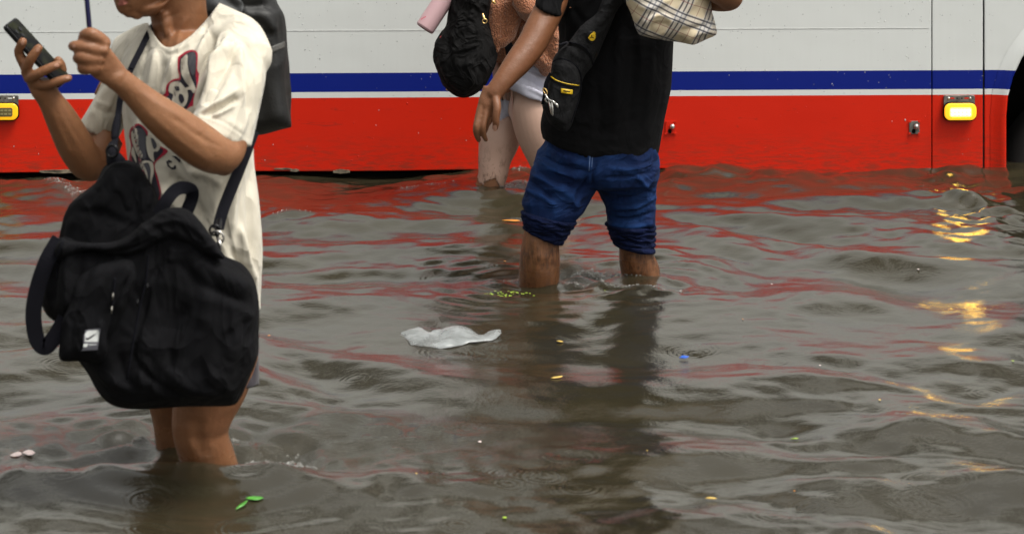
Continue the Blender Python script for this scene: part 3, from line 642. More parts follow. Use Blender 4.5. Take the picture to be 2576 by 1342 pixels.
# yoke up to the collar on both shoulders
chain(bm, [(545, 30, 5.965, .020), (575, 55, 5.94, .030), (606, 92, 5.90, .046), (618, 140, 5.875, .056)], 24)
chain(bm, [(510, 60, 5.98, .035), (560, 75, 5.95, .045), (600, 110, 5.90, .055)], 24)
chain(bm, [(388, 78, 6.05, .022), (360, 95, 6.09, .030), (330, 130, 6.13, .045)], 24)
chain(bm, [(430, 110, 6.02, .035), (380, 118, 6.07, .045), (345, 140, 6.12, .052)], 24)
# near sleeve (wide, ends in a slanting hem), hollow at the mouth
def slv(c, a, dep, f=1.0): A = (P(*a)-P(*c))/2; return (( P(*a)+P(*c))/2, A*f, Vector((0, 1, .0)).normalized()*dep*f)
loft(bm, [slv((508, 215, 5.77), (650, 250, 5.82), .060, .8), slv((500, 258, 5.76), (642, 318, 5.80), .066, .88), slv((487, 286, 5.75), (631, 362, 5.79), .070, .95), slv((484, 290, 5.75), (631, 368, 5.79), .074, 1.0), slv((492, 274, 5.76), (637, 344, 5.79), .075), slv((515, 215, 5.78), (654, 270, 5.82), .074), slv((535, 150, 5.82), (668, 200, 5.85), .070), slv((548, 95, 5.86), (668, 140, 5.88), .064), slv((565, 66, 5.90), (640, 84, 5.90), .050)], 40, 6)
# far sleeve
loft(bm, [slv((255, 290, 6.12), (300, 325, 6.16), .050, .8), slv((212, 300, 6.11), (295, 345, 6.16), .060, .95), slv((200, 307, 6.11), (292, 354, 6.16), .064), slv((212, 288, 6.11), (305, 332, 6.16), .064), slv((243, 236, 6.12), (335, 280, 6.16), .064), slv((268, 180, 6.12), (365, 220, 6.14), .064), slv((284, 122, 6.12), (380, 150, 6.12), .060), slv((312, 88, 6.12), (385, 105, 6.10), .05), slv((345, 70, 6.10), (395, 82, 6.08), .035)], 36, 5)
shirt = fuse('t_shirt', bm, .0040, 3, cotton, near)
# neck opening: push the cloth down inside a V-ish collar line
me = shirt.data; co = getco(me); px, py = proj(co)
B2 = bmesh.new(); B2.from_mesh(me)
c0 = P(458, 64, 5.985); coll = [(372, 58), (385, 84), (402, 106), (418, 118), (440, 116), (480, 90), (520, 48), (553, 6)]
dele = []
ins = np.zeros(len(co), bool); poly = coll+[(553, -80), (372, -80)]; j = len(poly)-1
for i in range(len(poly)):
    xi, yi = poly[i]; xj, yj = poly[j]
    cc = ((yi > py) != (yj > py)) & (px < (xj-xi)*(py-yi)/(yj-yi+1e-12)+xi); ins ^= cc; j = i
B2.verts.ensure_lookup_table()
bmesh.ops.delete(B2, geom=[B2.verts[i] for i in np.where(ins & (co[:, 1] < 6.2))[0]], context='VERTS')
# snap the cut edge to the collar curve
cs = smoothline(coll, 12)
for v in B2.verts:
    if v.is_boundary:
        x, y = CX+v.co.x/v.co.y*F, YH+(H-v.co.z)/v.co.y*F
        q_ = min(cs, key=lambda s: (s[0]-x)**2+(s[1]-y)**2)
        if (q_[0]-x)**2+(q_[1]-y)**2 < 90: v.co = P(q_[0], q_[1], v.co.y)
B2.to_mesh(me); B2.free(); me.update()
V = 2.1
sculpt(shirt, [
    # chest folds running from the near shoulder and armpit
    ([(545, 60), (500, 130), (470, 215)], 9, 5*V), ([(560, 80), (520, 150), (492, 215)], 8, -5*V), ([(575, 92), (540, 160), (505, 250)], 8, 5*V),
    ([(598, 110), (556, 180), (500, 262)], 10, -8*V), ([(600, 100), (545, 150), (505, 215)], 7, 4*V),
    ([(445, 135), (425, 190), (405, 250)], 8, 4.5*V), ([(460, 140), (440, 200), (425, 260)], 8, -4.5*V), ([(395, 120), (385, 180), (372, 240)], 9, 4*V), ([(415, 150), (400, 210), (392, 250)], 7, -3.5*V),
    ([(372, 100), (360, 150), (345, 210)], 8, -3*V), ([(430, 128), (470, 115), (520, 70)], 5, 2.2), ([(400, 112), (424, 128), (450, 124), (490, 95), (540, 38)], 3.0, 2.0), ([(396, 118), (422, 137), (455, 132), (500, 98)], 3, -1.5),
    # sleeve
    ([(606, 110), (604, 180), (608, 260)], 8, 5*V), ([(618, 118), (622, 200), (625, 300)], 8, -4*V), ([(606, 118), (560, 200), (510, 285)], 9, -5*V), ([(600, 220), (560, 250), (505, 282)], 7, 5*V), ([(604, 245), (560, 268), (520, 290)], 7, -6*V),
    ([(590, 262), (550, 285), (530, 292)], 6, 4*V), ([(640, 120), (655, 180), (650, 270)], 8, 2.5*V), ([(570, 300), (610, 330)], 10, 3), ([(486, 280), (560, 306), (630, 354)], 2.5, -1.2), ([(486, 288), (560, 314), (630, 362)], 3, 1.2),
    # belly and back
    ([(420, 440), (470, 480), (520, 560)], 14, -7*V), ([(400, 470), (450, 520), (480, 590)], 11, 6*V), ([(560, 470), (520, 440), (470, 430)], 12, 5*V), ([(590, 440), (560, 520), (556, 600)], 11, -6*V), ([(615, 400), (590, 500), (580, 600)], 9, 6*V),
    ([(640, 400), (628, 520), (640, 700)], 10, -5*V), ([(600, 560), (620, 640), (645, 720)], 9, 6*V), ([(580, 620), (605, 670), (640, 740)], 9, -5*V), ([(652, 420), (655, 560), (657, 700)], 8, 3*V), ([(340, 300), (360, 380), (380, 470)], 9, 4*V), ([(320, 290), (335, 360), (345, 420)], 8, -4*V),
    # far sleeve
    ([(280, 210), (250, 250), (225, 300)], 8, 4), ([(300, 235), (275, 300)], 7, -4), ([(238, 268), (262, 282), (290, 285)], 5, -4), ([(245, 255), (280, 268)], 5, 3), ([(330, 110), (300, 160), (285, 220)], 10, 3), ([(350, 100), (335, 160), (328, 230)], 8, -3)])
rumple(shirt, 9, .0022, 5, (1, 1, .35), ridged=False)
tuck(body, shirt, [(300, 130), (345, 95), (378, 66), (405, 112), (420, 124), (445, 122), (485, 96), (530, 44), (553, 12), (600, 40), (680, 100), (690, 195), (640, 205), (530, 205), (484, 276), (480, 700), (330, 400), (300, 345), (285, 338), (207, 296), (250, 210), (280, 120)])
bs = bvh_of([shirt])
m = shirt.modifiers.new('t', 'SOLIDIFY'); m.thickness = .003; m.offset = -1
# printed script and shoes of ink on the chest
ink_r = fabric('crimson_ink', (.33, .012, .035), .2, .8, 600, .2); ink_k = fabric('charcoal_ink', (.018, .016, .026), .3, .8, 600, .2); ink_w = fabric('off_white_ink', (.50, .46, .38), .1, .8, 600, .2); ink_g = fabric('slate_ink', (.055, .055, .065), .35, .8, 300, .2)
def inkp(pts): return [(308.1+x*.2703, 108.7+y*.2703) for x, y in pts]
pr_ = []
def ink(mat, pts, lvl, curve=True): decal('shirt_print', inkp(pts), bs, .0012+lvl*.0005, mat, shirt, 3.0, curve=curve)
ink(ink_r, [(515, 130), (590, 75), (660, 62), (700, 100), (695, 240), (712, 290), (700, 380), (665, 500), (650, 600), (580, 640), (480, 600), (400, 540), (340, 510), (400, 460), (410, 390), (470, 335), (525, 320), (515, 240)], 0)
ink(ink_k, [(535, 140), (600, 92), (655, 78), (685, 110), (684, 240), (680, 300), (690, 390), (660, 480), (620, 570), (575, 625), (500, 600), (440, 560), (380, 515), (430, 480), (425, 400), (480, 350), (540, 335), (528, 240)], 1)
ink(ink_g, [(610, 95), (655, 85), (682, 115), (680, 240), (660, 300), (640, 280), (612, 190)], 2)
ink(ink_w, [(545, 150), (600, 105), (605, 200), (625, 290), (660, 370), (680, 430), (660, 465), (620, 400), (580, 350), (545, 270)], 2)
ink(ink_w, [(430, 420), (450, 370), (520, 355), (570, 400), (605, 450), (605, 530), (570, 590), (510, 595), (460, 540), (470, 480), (430, 450)], 2)
ink(ink_k, [(480, 405), (520, 400), (530, 440), (495, 440)], 3); ink(ink_k, [(528, 470), (560, 480), (575, 530), (545, 560), (520, 510)], 3)
ink(ink_w, [(560, 430), (630, 400), (680, 420), (672, 445), (620, 430), (575, 455)], 3); ink(ink_w, [(365, 520), (420, 505), (470, 560), (500, 600), (430, 590)], 2)
ink(ink_w, [(590, 620), (650, 585), (665, 640), (600, 650)], 1)
# lower print
ink(ink_r, [(60, 870), (75, 790), (150, 745), (230, 810), (240, 860), (300, 930), (415, 990), (400, 1030), (300, 1120), (330, 1250), (360, 1400), (300, 1500), (200, 1400), (110, 1180), (60, 1100), (78, 960)], 0)
ink(ink_k, [(75, 870), (90, 800), (150, 762), (205, 810), (250, 900), (330, 960), (380, 1000), (300, 1095), (285, 1130), (315, 1260), (345, 1400), (300, 1480), (210, 1380), (130, 1160), (85, 1080), (95, 960)], 1)
ink(ink_g, [(130, 790), (190, 800), (220, 860), (215, 980), (220, 1060), (180, 1070), (150, 960)], 2); ink(ink_w, [(80, 830), (125, 790), (145, 860), (150, 960), (190, 1040), (160, 1065), (120, 1000), (85, 900)], 2)
ink(ink_w, [(218, 870), (260, 850), (300, 900), (350, 950), (330, 1000), (290, 1010), (290, 1060), (295, 1105), (250, 1060), (225, 980)], 2); ink(ink_g, [(260, 880), (290, 890), (320, 950), (300, 985), (280, 960)], 3)
ink(ink_w, [(160, 1110), (210, 1090), (280, 1110), (290, 1200), (270, 1300), (300, 1420), (270, 1430), (235, 1300), (210, 1200), (175, 1160)], 2); ink(ink_g, [(190, 1120), (240, 1110), (262, 1180), (255, 1280), (275, 1380), (245, 1290), (225, 1190)], 3)
ink(ink_w, [(90, 960), (110, 990), (130, 1110), (100, 1060), (80, 1020)], 2)
ink(ink_k, [(405, 1100), (430, 1082), (460, 1095), (455, 1112), (430, 1108), (428, 1130), (455, 1155), (478, 1150), (478, 1130), (500, 1140), (495, 1172), (460, 1175), (420, 1145)], 1, False)
ink(ink_k, [(455, 1045), (500, 1050), (545, 1090), (530, 1110), (500, 1080)], 1, False)
# ---- shorts
bm = bmesh.new()
loft(bm, [TS(520, 700, 6.0, .13, .10), TS(510, 820, 6.0, .125, .10), TS(510, 880, 6.0, .12, .10)], 40, 6)
loft(bm, [LS(500, 935, 634, 950, 5.95, .95), LS(482, 955, 646, 962, 5.95, .95), LS(482, 962, 652, 965, 5.95, .95), LS(484, 900, 651, 900, 5.95, .95), LS(500, 820, 650, 820, 5.95, .9), LS(510, 780, 645, 775, 5.95, .8)], 36, 6)
loft(bm, [LS(382, 930, 500, 935, 6.12, .8), LS(372, 950, 505, 955, 6.12, .8), LS(376, 880, 520, 880, 6.12, .8), LS(400, 800, 540, 800, 6.1, .8)], 36, 6)
shorts = fuse('shorts', bm, .005, 3, shortm, near); sculpt(shorts, [([(640, 800), (636, 960)], 5, -3), ([(600, 800), (610, 950)], 8, 4)])
# ================================================================ phone
ph = empty('phone', P(90, 130, 5.94), 'black smartphone held up in the near person\'s raised hand', 'phone')
a = P(37, 46, 5.985); b = P(3, 54, 5.925); c_ = P(176, 198, 5.985); ex = (c_-a); ew = (b-a); en = ex.cross(ew).normalized(); ew = (ew-ex*(ew.dot(ex)/ex.dot(ex)))
exn = ex.normalized(); ewn = ew.normalized(); L_, W_ = ex.length, .070; mid = (a+c_)/2+ewn*W_/2
def phone_slab(name, l, w, r, z0, z1, mat, off=(0, 0), bev=.0015, parent=ph):
    poly = rrect(off[0], off[1], l, w, r, 5); bm = bmesh.new()
    f = [bm.verts.new(mid+exn*x+ewn*y+en*z0) for x, y in poly]; g = [bm.verts.new(mid+exn*x+ewn*y+en*z1) for x, y in poly]; bm.faces.new(f); bm.faces.new(g[::-1])
    for i in range(len(poly)): bm.faces.new((f[i], g[i], g[(i+1) % len(poly)], f[(i+1) % len(poly)]))
    o = build(name, bm, mat, parent, True)
    if bev: m = o.modifiers.new('b', 'BEVEL'); m.width = bev; m.segments = 3; m.limit_method = 'ANGLE'
    return o
if en.y > 0: en = -en
t = NT('phone_back_glass'); t.l(t.ramp(t.noise(30, 3), [(.45, (.004, .004, .005)), (.7, (.020, .022, .010))]), t.p.inputs['Base Color']); t.p.inputs['Roughness'].default_value = .4; t.p.inputs['Specular IOR Level'].default_value = .06
phone_slab('case', L_, W_, .010, -.005, .005, gloss); phone_slab('back_glass', L_-.008, W_-.008, .008, .0052, .0062, t.m, bev=.0004)
for dx, dy in ((-.060, .02), (-.060, -.002), (-.046, .009)): phone_slab('camera_lens', .011, .011, .0054, .0064, .0080, gloss, (dx, dy), .0004)
# ================================================================ umbrella
navy = plain('navy_lacquer', (.012, .012, .06), .25, 0, .1); canv = fabric('navy_umbrella_cloth', (.02, .022, .06), .1, .7)
um = empty('umbrella', P(228, 110, 5.56), 'thin navy umbrella shaft held upright in the near person\'s fist', 'umbrella')
p0 = P(230, 175, 5.57); p1 = P(225.5, 77, 5.565); dr = (P(218.5, 0, 5.58)-p1).normalized(); top = p1+dr*.62
def straight(name, a, b, r, mat, par, n=14):
    bm = bmesh.new(); ax = (b-a).normalized(); u = ax.orthogonal().normalized(); v = ax.cross(u); loft(bm, [(a, u*r*.6, v*r*.6), (a+ax*r*.3, u*r, v*r), (b-ax*r*.3, u*r, v*r), (b, u*r*.6, v*r*.6)], n, 1); return build(name, bm, mat, par)
straight('shaft', p1-dr*.03, top, .0052, navy, um); straight('handle', P(229, 172, 5.566), p1+dr*.0, .009, gloss, um)
ax = dr; u = ax.orthogonal().normalized(); v = ax.cross(u); bm = bmesh.new(); secs = []
for f, r in ((.0, .010), (.02, .022), (.10, .026), (.25, .023), (.38, .017), (.46, .011), (.48, .007)): secs.append((top-ax*(.46-f), u*r, v*r))
loft(bm, secs, 32, 4); cn = build('furled_canopy', bm, canv, um); me = cn.data; co = getco(me); no = getno(me); ang = np.arctan2((co-np.array(top))@np.array(v), (co-np.array(top))@np.array(u)); setco(me, co+no*(.0035*np.cos(ang*8))[:, None])
straight('tip', top+ax*.0, top+ax*.05, .003, metal, um)
# ================================================================ duffel bag
bag = empty('duffel_bag', P(400, 1010, 5.72), 'big black cloth duffel bag with a white label, slung at the near person\'s hip', 'duffel bag')
def zz(pts): return [(x*.4727*1.0-0, 362.4+y*.4727) for x, y in pts]
mainp = [(560, 640), (612, 668), (640, 705), (650, 760), (650, 840), (644, 900), (620, 965), (600, 1005), (575, 1018), (470, 1018), (350, 1025), (285, 1017), (250, 985), (225, 940), (196, 905), (170, 880), (150, 820), (118, 790), (101, 740), (102, 700), (120, 640), (160, 592), (200, 600), (260, 610), (330, 590), (390, 545), (440, 530), (490, 540), (530, 590)]
b1 = puff('main_compartment', mainp, 5.69, .105, 70, nylon, bag, step=7, voxel=.0045, sm=4)
sculpt(b1, [
    ([(420, 620), (395, 680), (372, 740), (345, 850), (320, 950)], 9, -9), ([(405, 640), (382, 700), (362, 760)], 5, 4), ([(440, 620), (430, 660)], 14, 8), ([(480, 640), (560, 690), (640, 730)], 18, 10), ([(430, 640), (520, 720), (640, 770)], 12, -7),
    ([(480, 660), (520, 720), (500, 830)], 22, 10), ([(470, 760), (430, 860), (420, 960)], 18, -11), ([(560, 780), (530, 880), (540, 990)], 20, 9), ([(600, 760), (620, 850), (600, 960)], 15, -8), ([(640, 790), (600, 800), (560, 840)], 9, 6),
    ([(395, 880), (420, 930), (480, 975), (560, 985)], 12, 9), ([(380, 860), (360, 920), (350, 990)], 12, 8), ([(340, 900), (380, 950), (460, 1000)], 9, -8), ([(300, 880), (320, 960), (400, 1010)], 12, -7), ([(240, 930), (330, 980), (420, 1000)], 10, 6),
    ([(330, 600), (300, 640), (290, 700)], 12, 8), ([(300, 660), (255, 720), (225, 800), (205, 880)], 14, -9), ([(320, 650), (280, 740), (265, 850)], 9, 7), ([(190, 610), (170, 680), (165, 780)], 12, 8), ([(160, 620), (135, 690), (130, 780)], 11, -9), ([(130, 640), (112, 700), (115, 770)], 8, 5), ([(210, 620), (200, 700), (190, 800)], 9, -6),
    ([(380, 600), (430, 580), (500, 590), (560, 640)], 9, -10), ([(350, 585), (430, 550), (500, 570)], 9, 7)])
rumple(b1, 9, .0028, 21)
b2 = puff('end_flap', [(279, 405), (300, 402), (331, 410), (352, 425), (375, 460), (392, 490), (412, 530), (430, 570), (380, 640), (280, 665), (200, 660), (150, 640), (150, 600), (160, 560), (175, 522), (205, 488), (241, 455), (258, 425)], 5.70, .062, 40, nylon, bag, step=6, voxel=.0045, sm=3)
sculpt(b2, [([(300, 425), (290, 470), (240, 530)], 14, 8), ([(340, 440), (345, 490), (330, 550)], 14, -8), ([(370, 470), (375, 520)], 10, 6), ([(190, 530), (260, 540), (340, 575)], 12, -7), ([(250, 470), (215, 520)], 12, -6), ([(275, 420), (330, 425)], 3, -3), ([(280, 412), (335, 416)], 4, 3)])
rumple(b2, 12, .004, 4)
b3 = puff('top_flap', [(160, 596), (172, 606), (235, 612), (290, 606), (350, 570), (400, 530), (440, 522), (480, 535), (515, 570), (550, 625), (565, 650), (520, 640), (470, 610), (420, 604), (380, 615), (340, 640), (290, 640), (230, 625), (180, 640), (150, 650), (140, 622)], 5.60, .028, 16, nylon, bag, step=5, voxel=.004, sm=3)
sculpt(b3, [([(200, 620), (300, 618), (400, 560), (470, 560), (540, 620)], 8, 4), ([(240, 628), (320, 628), (400, 590)], 4, -4)]); rumple(b3, 14, .003, 8)
b4 = puff('front_pocket', [(300, 645), (330, 650), (345, 690), (330, 760), (290, 840), (262, 905), (210, 908), (165, 906), (151, 892), (156, 820), (175, 740), (205, 690), (250, 660)], 5.605, .040, 35, nylon, bag, step=5, voxel=.004, sm=3)
sculpt(b4, [([(300, 655), (250, 720), (215, 800), (190, 890)], 12, 6), ([(330, 680), (285, 780), (270, 890)], 6, -7), ([(230, 680), (195, 760), (175, 860)], 8, -5), ([(250, 800), (262, 890)], 6, 5)]); rumple(b4, 14, .003, 15)
# crisp seam lines, zips
bb = bvh_of([b1, b2, b3, b4])
def zipline(pts, w_=3.0, name='zip', mat=webb):
    s = smoothline(pts, 6); L1 = []; L2 = []
    for i, q_ in enumerate(s):
        a_, b_ = s[max(i-1, 0)], s[min(i+1, len(s)-1)]; dx, dy = b_[0]-a_[0], b_[1]-a_[1]; l = math.hypot(dx, dy)+1e-6
        L1.append((q_[0]-dy/l*w_/2, q_[1]+dx/l*w_/2)); L2.append((q_[0]+dy/l*w_/2, q_[1]-dx/l*w_/2))
    return decal(name, L1+L2[::-1], bb, .0022, mat, bag, 4, .0018, curve=False)
zipline([(289, 698), (286, 740), (281, 778)], 5); zipline([(373, 640), (368, 700), (350, 780), (335, 860), (320, 950)], 4, 'seam_binding'); zipline([(160, 598), (145, 650), (143, 700)], 4, 'seam_binding')
for x, y in ((285, 736), (282, 770), (372, 712), (347, 752)): ribbon('zip_pull', [(x, y, 5.560), (x-1, y+9, 5.555), (x-2, y+17, 5.56)], .003, .002, steel if x < 300 else gloss, bag)
labm = plain('white_woven_label', (.62, .64, .63), .5, 0, .06, 60); labb = plain('label_edge', (.10, .10, .12), .7)
bb = bvh_of([b1, b4]); lx = lambda x, y: (181.2+x*.06754, 797.3+y*.06754)
decal('label_patch', [lx(*q) for q in ((430, 1120), (335, 1240), (950, 1200), (1060, 430), (980, 400), (500, 460), (420, 700))], bb, .0016, labb, b4, 4, curve=False)
decal('label', [lx(*q) for q in ((470, 905), (485, 600), (560, 505), (640, 480), (975, 465), (1020, 560), (960, 905))], bb, .0024, labm, b4, 3, curve=False)
decal('tick_mark', [lx(*q) for q in ((540, 680), (530, 740), (570, 770), (640, 735), (760, 660), (945, 575), (800, 690), (660, 790), (575, 828), (520, 815), (505, 770))], bb, .0032, ink_k, b4, 1.5, curve=False)
decal('label_block', [lx(*q) for q in ((430, 980), (620, 960), (550, 1100), (418, 1105))], bb, .0024, labm, b4, 3, curve=False)
for i in range(6): x = 650+i*44; decal('label_word', [lx(x, 985), lx(x+30, 975), lx(x+24, 1040-i*4), lx(x-6, 1045-i*4)], bb, .0024, labm, b4, 3, curve=False)
# handles and straps
ribbon('grab_handle', [(398, 540, 5.62), (418, 505, 5.62), (438, 480, 5.63), (460, 471, 5.64), (482, 478, 5.65), (482, 500, 5.66), (468, 535, 5.66)], .026, .004, webb, bag, 8)
ribbon('side_handle', [(150, 600, 5.62), (118, 655, 5.60), (94, 725, 5.60), (84, 790, 5.60), (92, 850, 5.60), (112, 872, 5.60), (135, 850, 5.60), (165, 800, 5.60)], .032, .004, webb, bag, 8)
ribbon('shoulder_strap', [(286, 400, 5.70), (290, 345, 5.78), (297, 290, 5.83), (306, 235, 5.84), (330, 172, 5.865), (352, 128, 5.90), (374, 84, 5.96), (392, 60, 6.04), (430, 60, 6.12), (500, 120, 6.14), (580, 240, 6.10), (640, 330, 5.98)], .013, .003, webb, bag, 8)
ribbon('shoulder_strap', [(638, 330, 5.90), (622, 372, 5.85), (604, 420, 5.81), (580, 478, 5.77), (560, 530, 5.74), (548, 575, 5.72)], .024, .003, webb, bag, 8)
ribbon('strap_end', [(330, 172, 5.862), (352, 128, 5.897), (374, 84, 5.957)], .007, .003, webb, bag)
tube('strap_slider', [(296, 295, 5.82, .007), (292, 320, 5.80, .009), (289, 345, 5.78, .008)], webb, bag, 8); tube('strap_anchor', [(284, 366, 5.74, .010), (284, 388, 5.71, .014), (292, 408, 5.70, .02)], webb, bag, 12)
def torus(name, c, R, r, mat, par, nrm=(0, 1, 0), n=20, sx=1, sz=1):
    bm = bmesh.new(); nrm = Vector(nrm).normalized(); u = nrm.orthogonal().normalized(); v = nrm.cross(u); R_ = []
    for k in range(n):
        a_ = 2*math.pi*k/n; dd = u*math.cos(a_)*sx+v*math.sin(a_)*sz; R_.append([bm.verts.new(c+dd*R+(dd.normalized()*math.cos(b_)+nrm*math.sin(b_))*r) for b_ in [2*math.pi*j/8 for j in range(8)]])
    for k in range(n):
        for j in range(8): bm.faces.new((R_[k][j], R_[k][(j+1) % 8], R_[(k+1) % n][(j+1) % 8], R_[(k+1) % n][j]))
    return build(name, bm, mat, par)
torus('strap_ring', P(282, 380, 5.68), .012, .003, gloss, bag, (.3, 1, 0)); torus('strap_ring', P(546, 596, 5.66), .013, .0028, metal, bag, (.2, 1, .2)); torus('strap_ring', P(540, 578, 5.67), .010, .0025, gloss, bag)
tube('clip', [(552, 555, 5.70, .006), (548, 575, 5.68, .007), (546, 590, 5.665, .005)], gloss, bag); tube('clip', [(548, 598, 5.66, .004), (553, 612, 5.65, .0045), (554, 625, 5.65, .003)], metal, bag)
# ================================================================ backpack behind him
bp = empty('backpack', P(640, 330, 6.35), 'tall black rain-covered backpack with a grey reflective band behind the near person\'s back', 'backpack')
cov = plain('black_coated_cover', (.0035, .0035, .0035), .55, 0, .3, 12, .5, 260)
k1 = puff('cover', [(500, -60), (600, -75), (675, -30), (700, 15), (714, 45), (720, 110), (726, 200), (735, 305), (735, 320), (705, 326), (648, 336), (560, 345), (490, 330), (480, 200), (490, 60)], 6.40, .12, 34, cov, bp, step=7, voxel=.0055, sm=3)
sculpt(k1, [([(560, 0), (620, 20), (690, 5)], 12, -8), ([(660, 10), (705, 40), (712, 100)], 8, -5), ([(600, 30), (660, 40), (700, 90)], 12, 8), ([(690, 80), (650, 95), (620, 120)], 9, -7), ([(590, 0), (640, 60), (670, 110)], 9, 6), ([(722, 110), (716, 200), (724, 310)], 4, 4), ([(650, 160), (680, 240), (690, 310)], 22, 5), ([(520, 5), (560, 20), (600, 60)], 14, 8)]); rumple(k1, 9, .004, 31)
bk = bvh_of([k1]); refl = plain('grey_reflective_band', (.075, .073, .068), .5, 0, .1, 40); decal('reflective_band', [(600, 128), (670, 122), (716, 104), (718, 119), (672, 138), (600, 146)], bk, .002, refl, bp, 4, .001, curve=False)
decal('side_pocket', [(508, -10), (560, -14), (610, 5), (604, 40), (580, 55), (540, 30), (508, 25)], bk, .003, plain('dark_grey_mesh_cloth', (.045, .047, .05), .6, bump=.5, bscale=400), bp, 5, .002)
ribbon('carry_strap', [(500, -40, 6.30), (440, 10, 6.20), (395, 70, 6.18)], .03, .004, webb, bp)
# ================================================================ man in the black T-shirt
DM = 8.2
skinH = skin('hairy_shin_skin', (.27, .118, .050), (.18, .073, .029), 1.0, 1.2)
blackt = fabric('black_cotton', (.0048, .0048, .0056), .25, .95, 700, .4, 0, 8, (4, .55, .012, (1, 1, .8)))
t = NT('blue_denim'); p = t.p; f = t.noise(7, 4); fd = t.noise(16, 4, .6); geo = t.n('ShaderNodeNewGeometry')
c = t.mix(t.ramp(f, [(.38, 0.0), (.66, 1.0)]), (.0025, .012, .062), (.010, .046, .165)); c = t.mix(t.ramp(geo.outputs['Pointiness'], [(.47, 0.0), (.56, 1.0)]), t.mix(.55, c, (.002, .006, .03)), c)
c = t.mix(t.math('MULTIPLY', t.noise(420, 3, .8, t.mapping((1, 1, .25))), .35), c, (.004, .012, .05)); t.l(c, p.inputs['Base Color']); p.inputs['Roughness'].default_value = .85; p.inputs['Specular IOR Level'].default_value = .2
t.l(t.bump(t.noise(380, 3, .8), .5, .0015, t.bump(t.noise(40, 4), .3, .005, creases(t, 5, .6, .012, (.8, .8, 1.3)))), p.inputs['Normal']); denim = t.m
inside = fabric('denim_wrong_side', (.0035, .0075, .034), .45, .9, 500, .5, 0, 20, (9, .8, .010, (.6, .6, 2.0)))
man = empty('person', (G(1500, 705).x, DM, -.42), 'man in a black T-shirt and jeans rolled to the knees, wading past the bus', 'person')
def MS(cx, cy, hw, hd, d=DM, sk=.25):
    return (P(cx, cy, d), Vector((hw, hw*sk, 0)), Vector((-hd*sk, hd, 0)))
bm = bmesh.new()
loft(bm, [MS(1500, 460, .12, .10), MS(1510, 380, .14, .11), MS(1528, 250, .135, .115), MS(1545, 100, .135, .11), MS(1545, -40, .15, .11), MS(1530, -120, .155, .095), MS(1518, -165, .10, .07), MS(1515, -190, .06, .06)], 40, 5)
loft(bm, [MS(1512, -150, .062, .062), MS(1508, -200, .060, .060), MS(1500, -250, .060, .06)], 28, 4)
ball(bm, P(1490, -300, DM-.01), (.078, 0, 0), (0, .096, 0), (0, 0, .115)); ball(bm, P(1476, -268, DM-.04), (.060, 0, 0), (0, .07, 0), (0, 0, .075))
chain(bm, [(1452, -312, DM-.10, .009), (1443, -290, DM-.12, .012)], 10); chain(bm, [(1452, -262, DM-.095, .009), (1474, -262, DM-.105, .009)], 10); ball(bm, P(1545, -300, DM), (.008, 0, 0), (0, .018, 0), (0, 0, .03))
for x, y in ((1418, -120), (1640, -125)): chain(bm, [(1520, -140, DM, .06), (x, y+10, DM, .045)], 20)
# hanging arm
chain(bm, [(1425, -100, 8.16, .045), (1404, -40, 8.12, .044), (1383, 18, 8.08, .043), (1358, 70, 8.04, .0425), (1336, 112, 8.01, .0415), (1300, 160, 7.97, .037), (1265, 203, 7.94, .0290), (1243, 232, 7.93, .0265)], 26, 5)
loft(bm, [LS(1216, 214, 1266, 232, 7.93, .62), LS(1209, 232, 1258, 246, 7.925, .46), LS(1202, 256, 1253, 264, 7.92, .40), LS(1199, 280, 1244, 285, 7.92, .38), LS(1199, 294, 1238, 295, 7.92, .5)], 24, 5)
chain(bm, [(1224, 268, 7.922, .0112), (1220, 294, 7.912, .0100), (1215, 318, 7.905, .0092), (1216, 336, 7.912, .0082), (1222, 351, 7.925, .0070)], 16)
chain(bm, [(1209, 270, 7.92, .0108), (1202, 296, 7.912, .0098), (1197, 320, 7.905, .0090), (1198, 338, 7.915, .0080), (1204, 352, 7.93, .0070)], 16)
chain(bm, [(1228, 272, 7.948, .0104), (1227, 296, 7.955, .0096), (1224, 314, 7.965, .0088), (1219, 330, 7.975, .0076)], 16)
chain(bm, [(1240, 270, 7.955, .0098), (1239, 288, 7.968, .0090), (1234, 300, 7.98, .0082), (1228, 310, 7.985, .0074)], 16)
chain(bm, [(1246, 246, 7.915, .0130), (1250, 270, 7.898, .0118), (1247, 292, 7.895, .0108), (1247, 308, 7.897, .0100), (1245, 322, 7.905, .0086)], 16)
# bent arm holding the plaid bag
chain(bm, [(1645, -120, 8.18, .060), (1720, -60, 8.10, .052), (1790, -15, 8.02, .045), (1832, -8, 7.98, .040), (1815, -22, 7.92, .040), (1740, -60, 7.86, .034), (1690, -90, 7.84, .026)], 24, 5)
loft(bm, [LS(1670, -120, 1700, -75, 7.84, .6), LS(1635, -135, 1665, -88, 7.83, .45), LS(1612, -140, 1635, -95, 7.83, .45)], 20, 5)
for k in range(4): chain(bm, [(1628+k*3, -134+k*13, 7.825, .0115), (1604, -132+k*13, 7.815, .0108), (1590, -126+k*12, 7.83, .0095), (1594, -120+k*11, 7.85, .0085)], 14)
chain(bm, [(1660, -118, 7.83, .014), (1640, -128, 7.86, .012), (1618, -122, 7.87, .010)], 14)
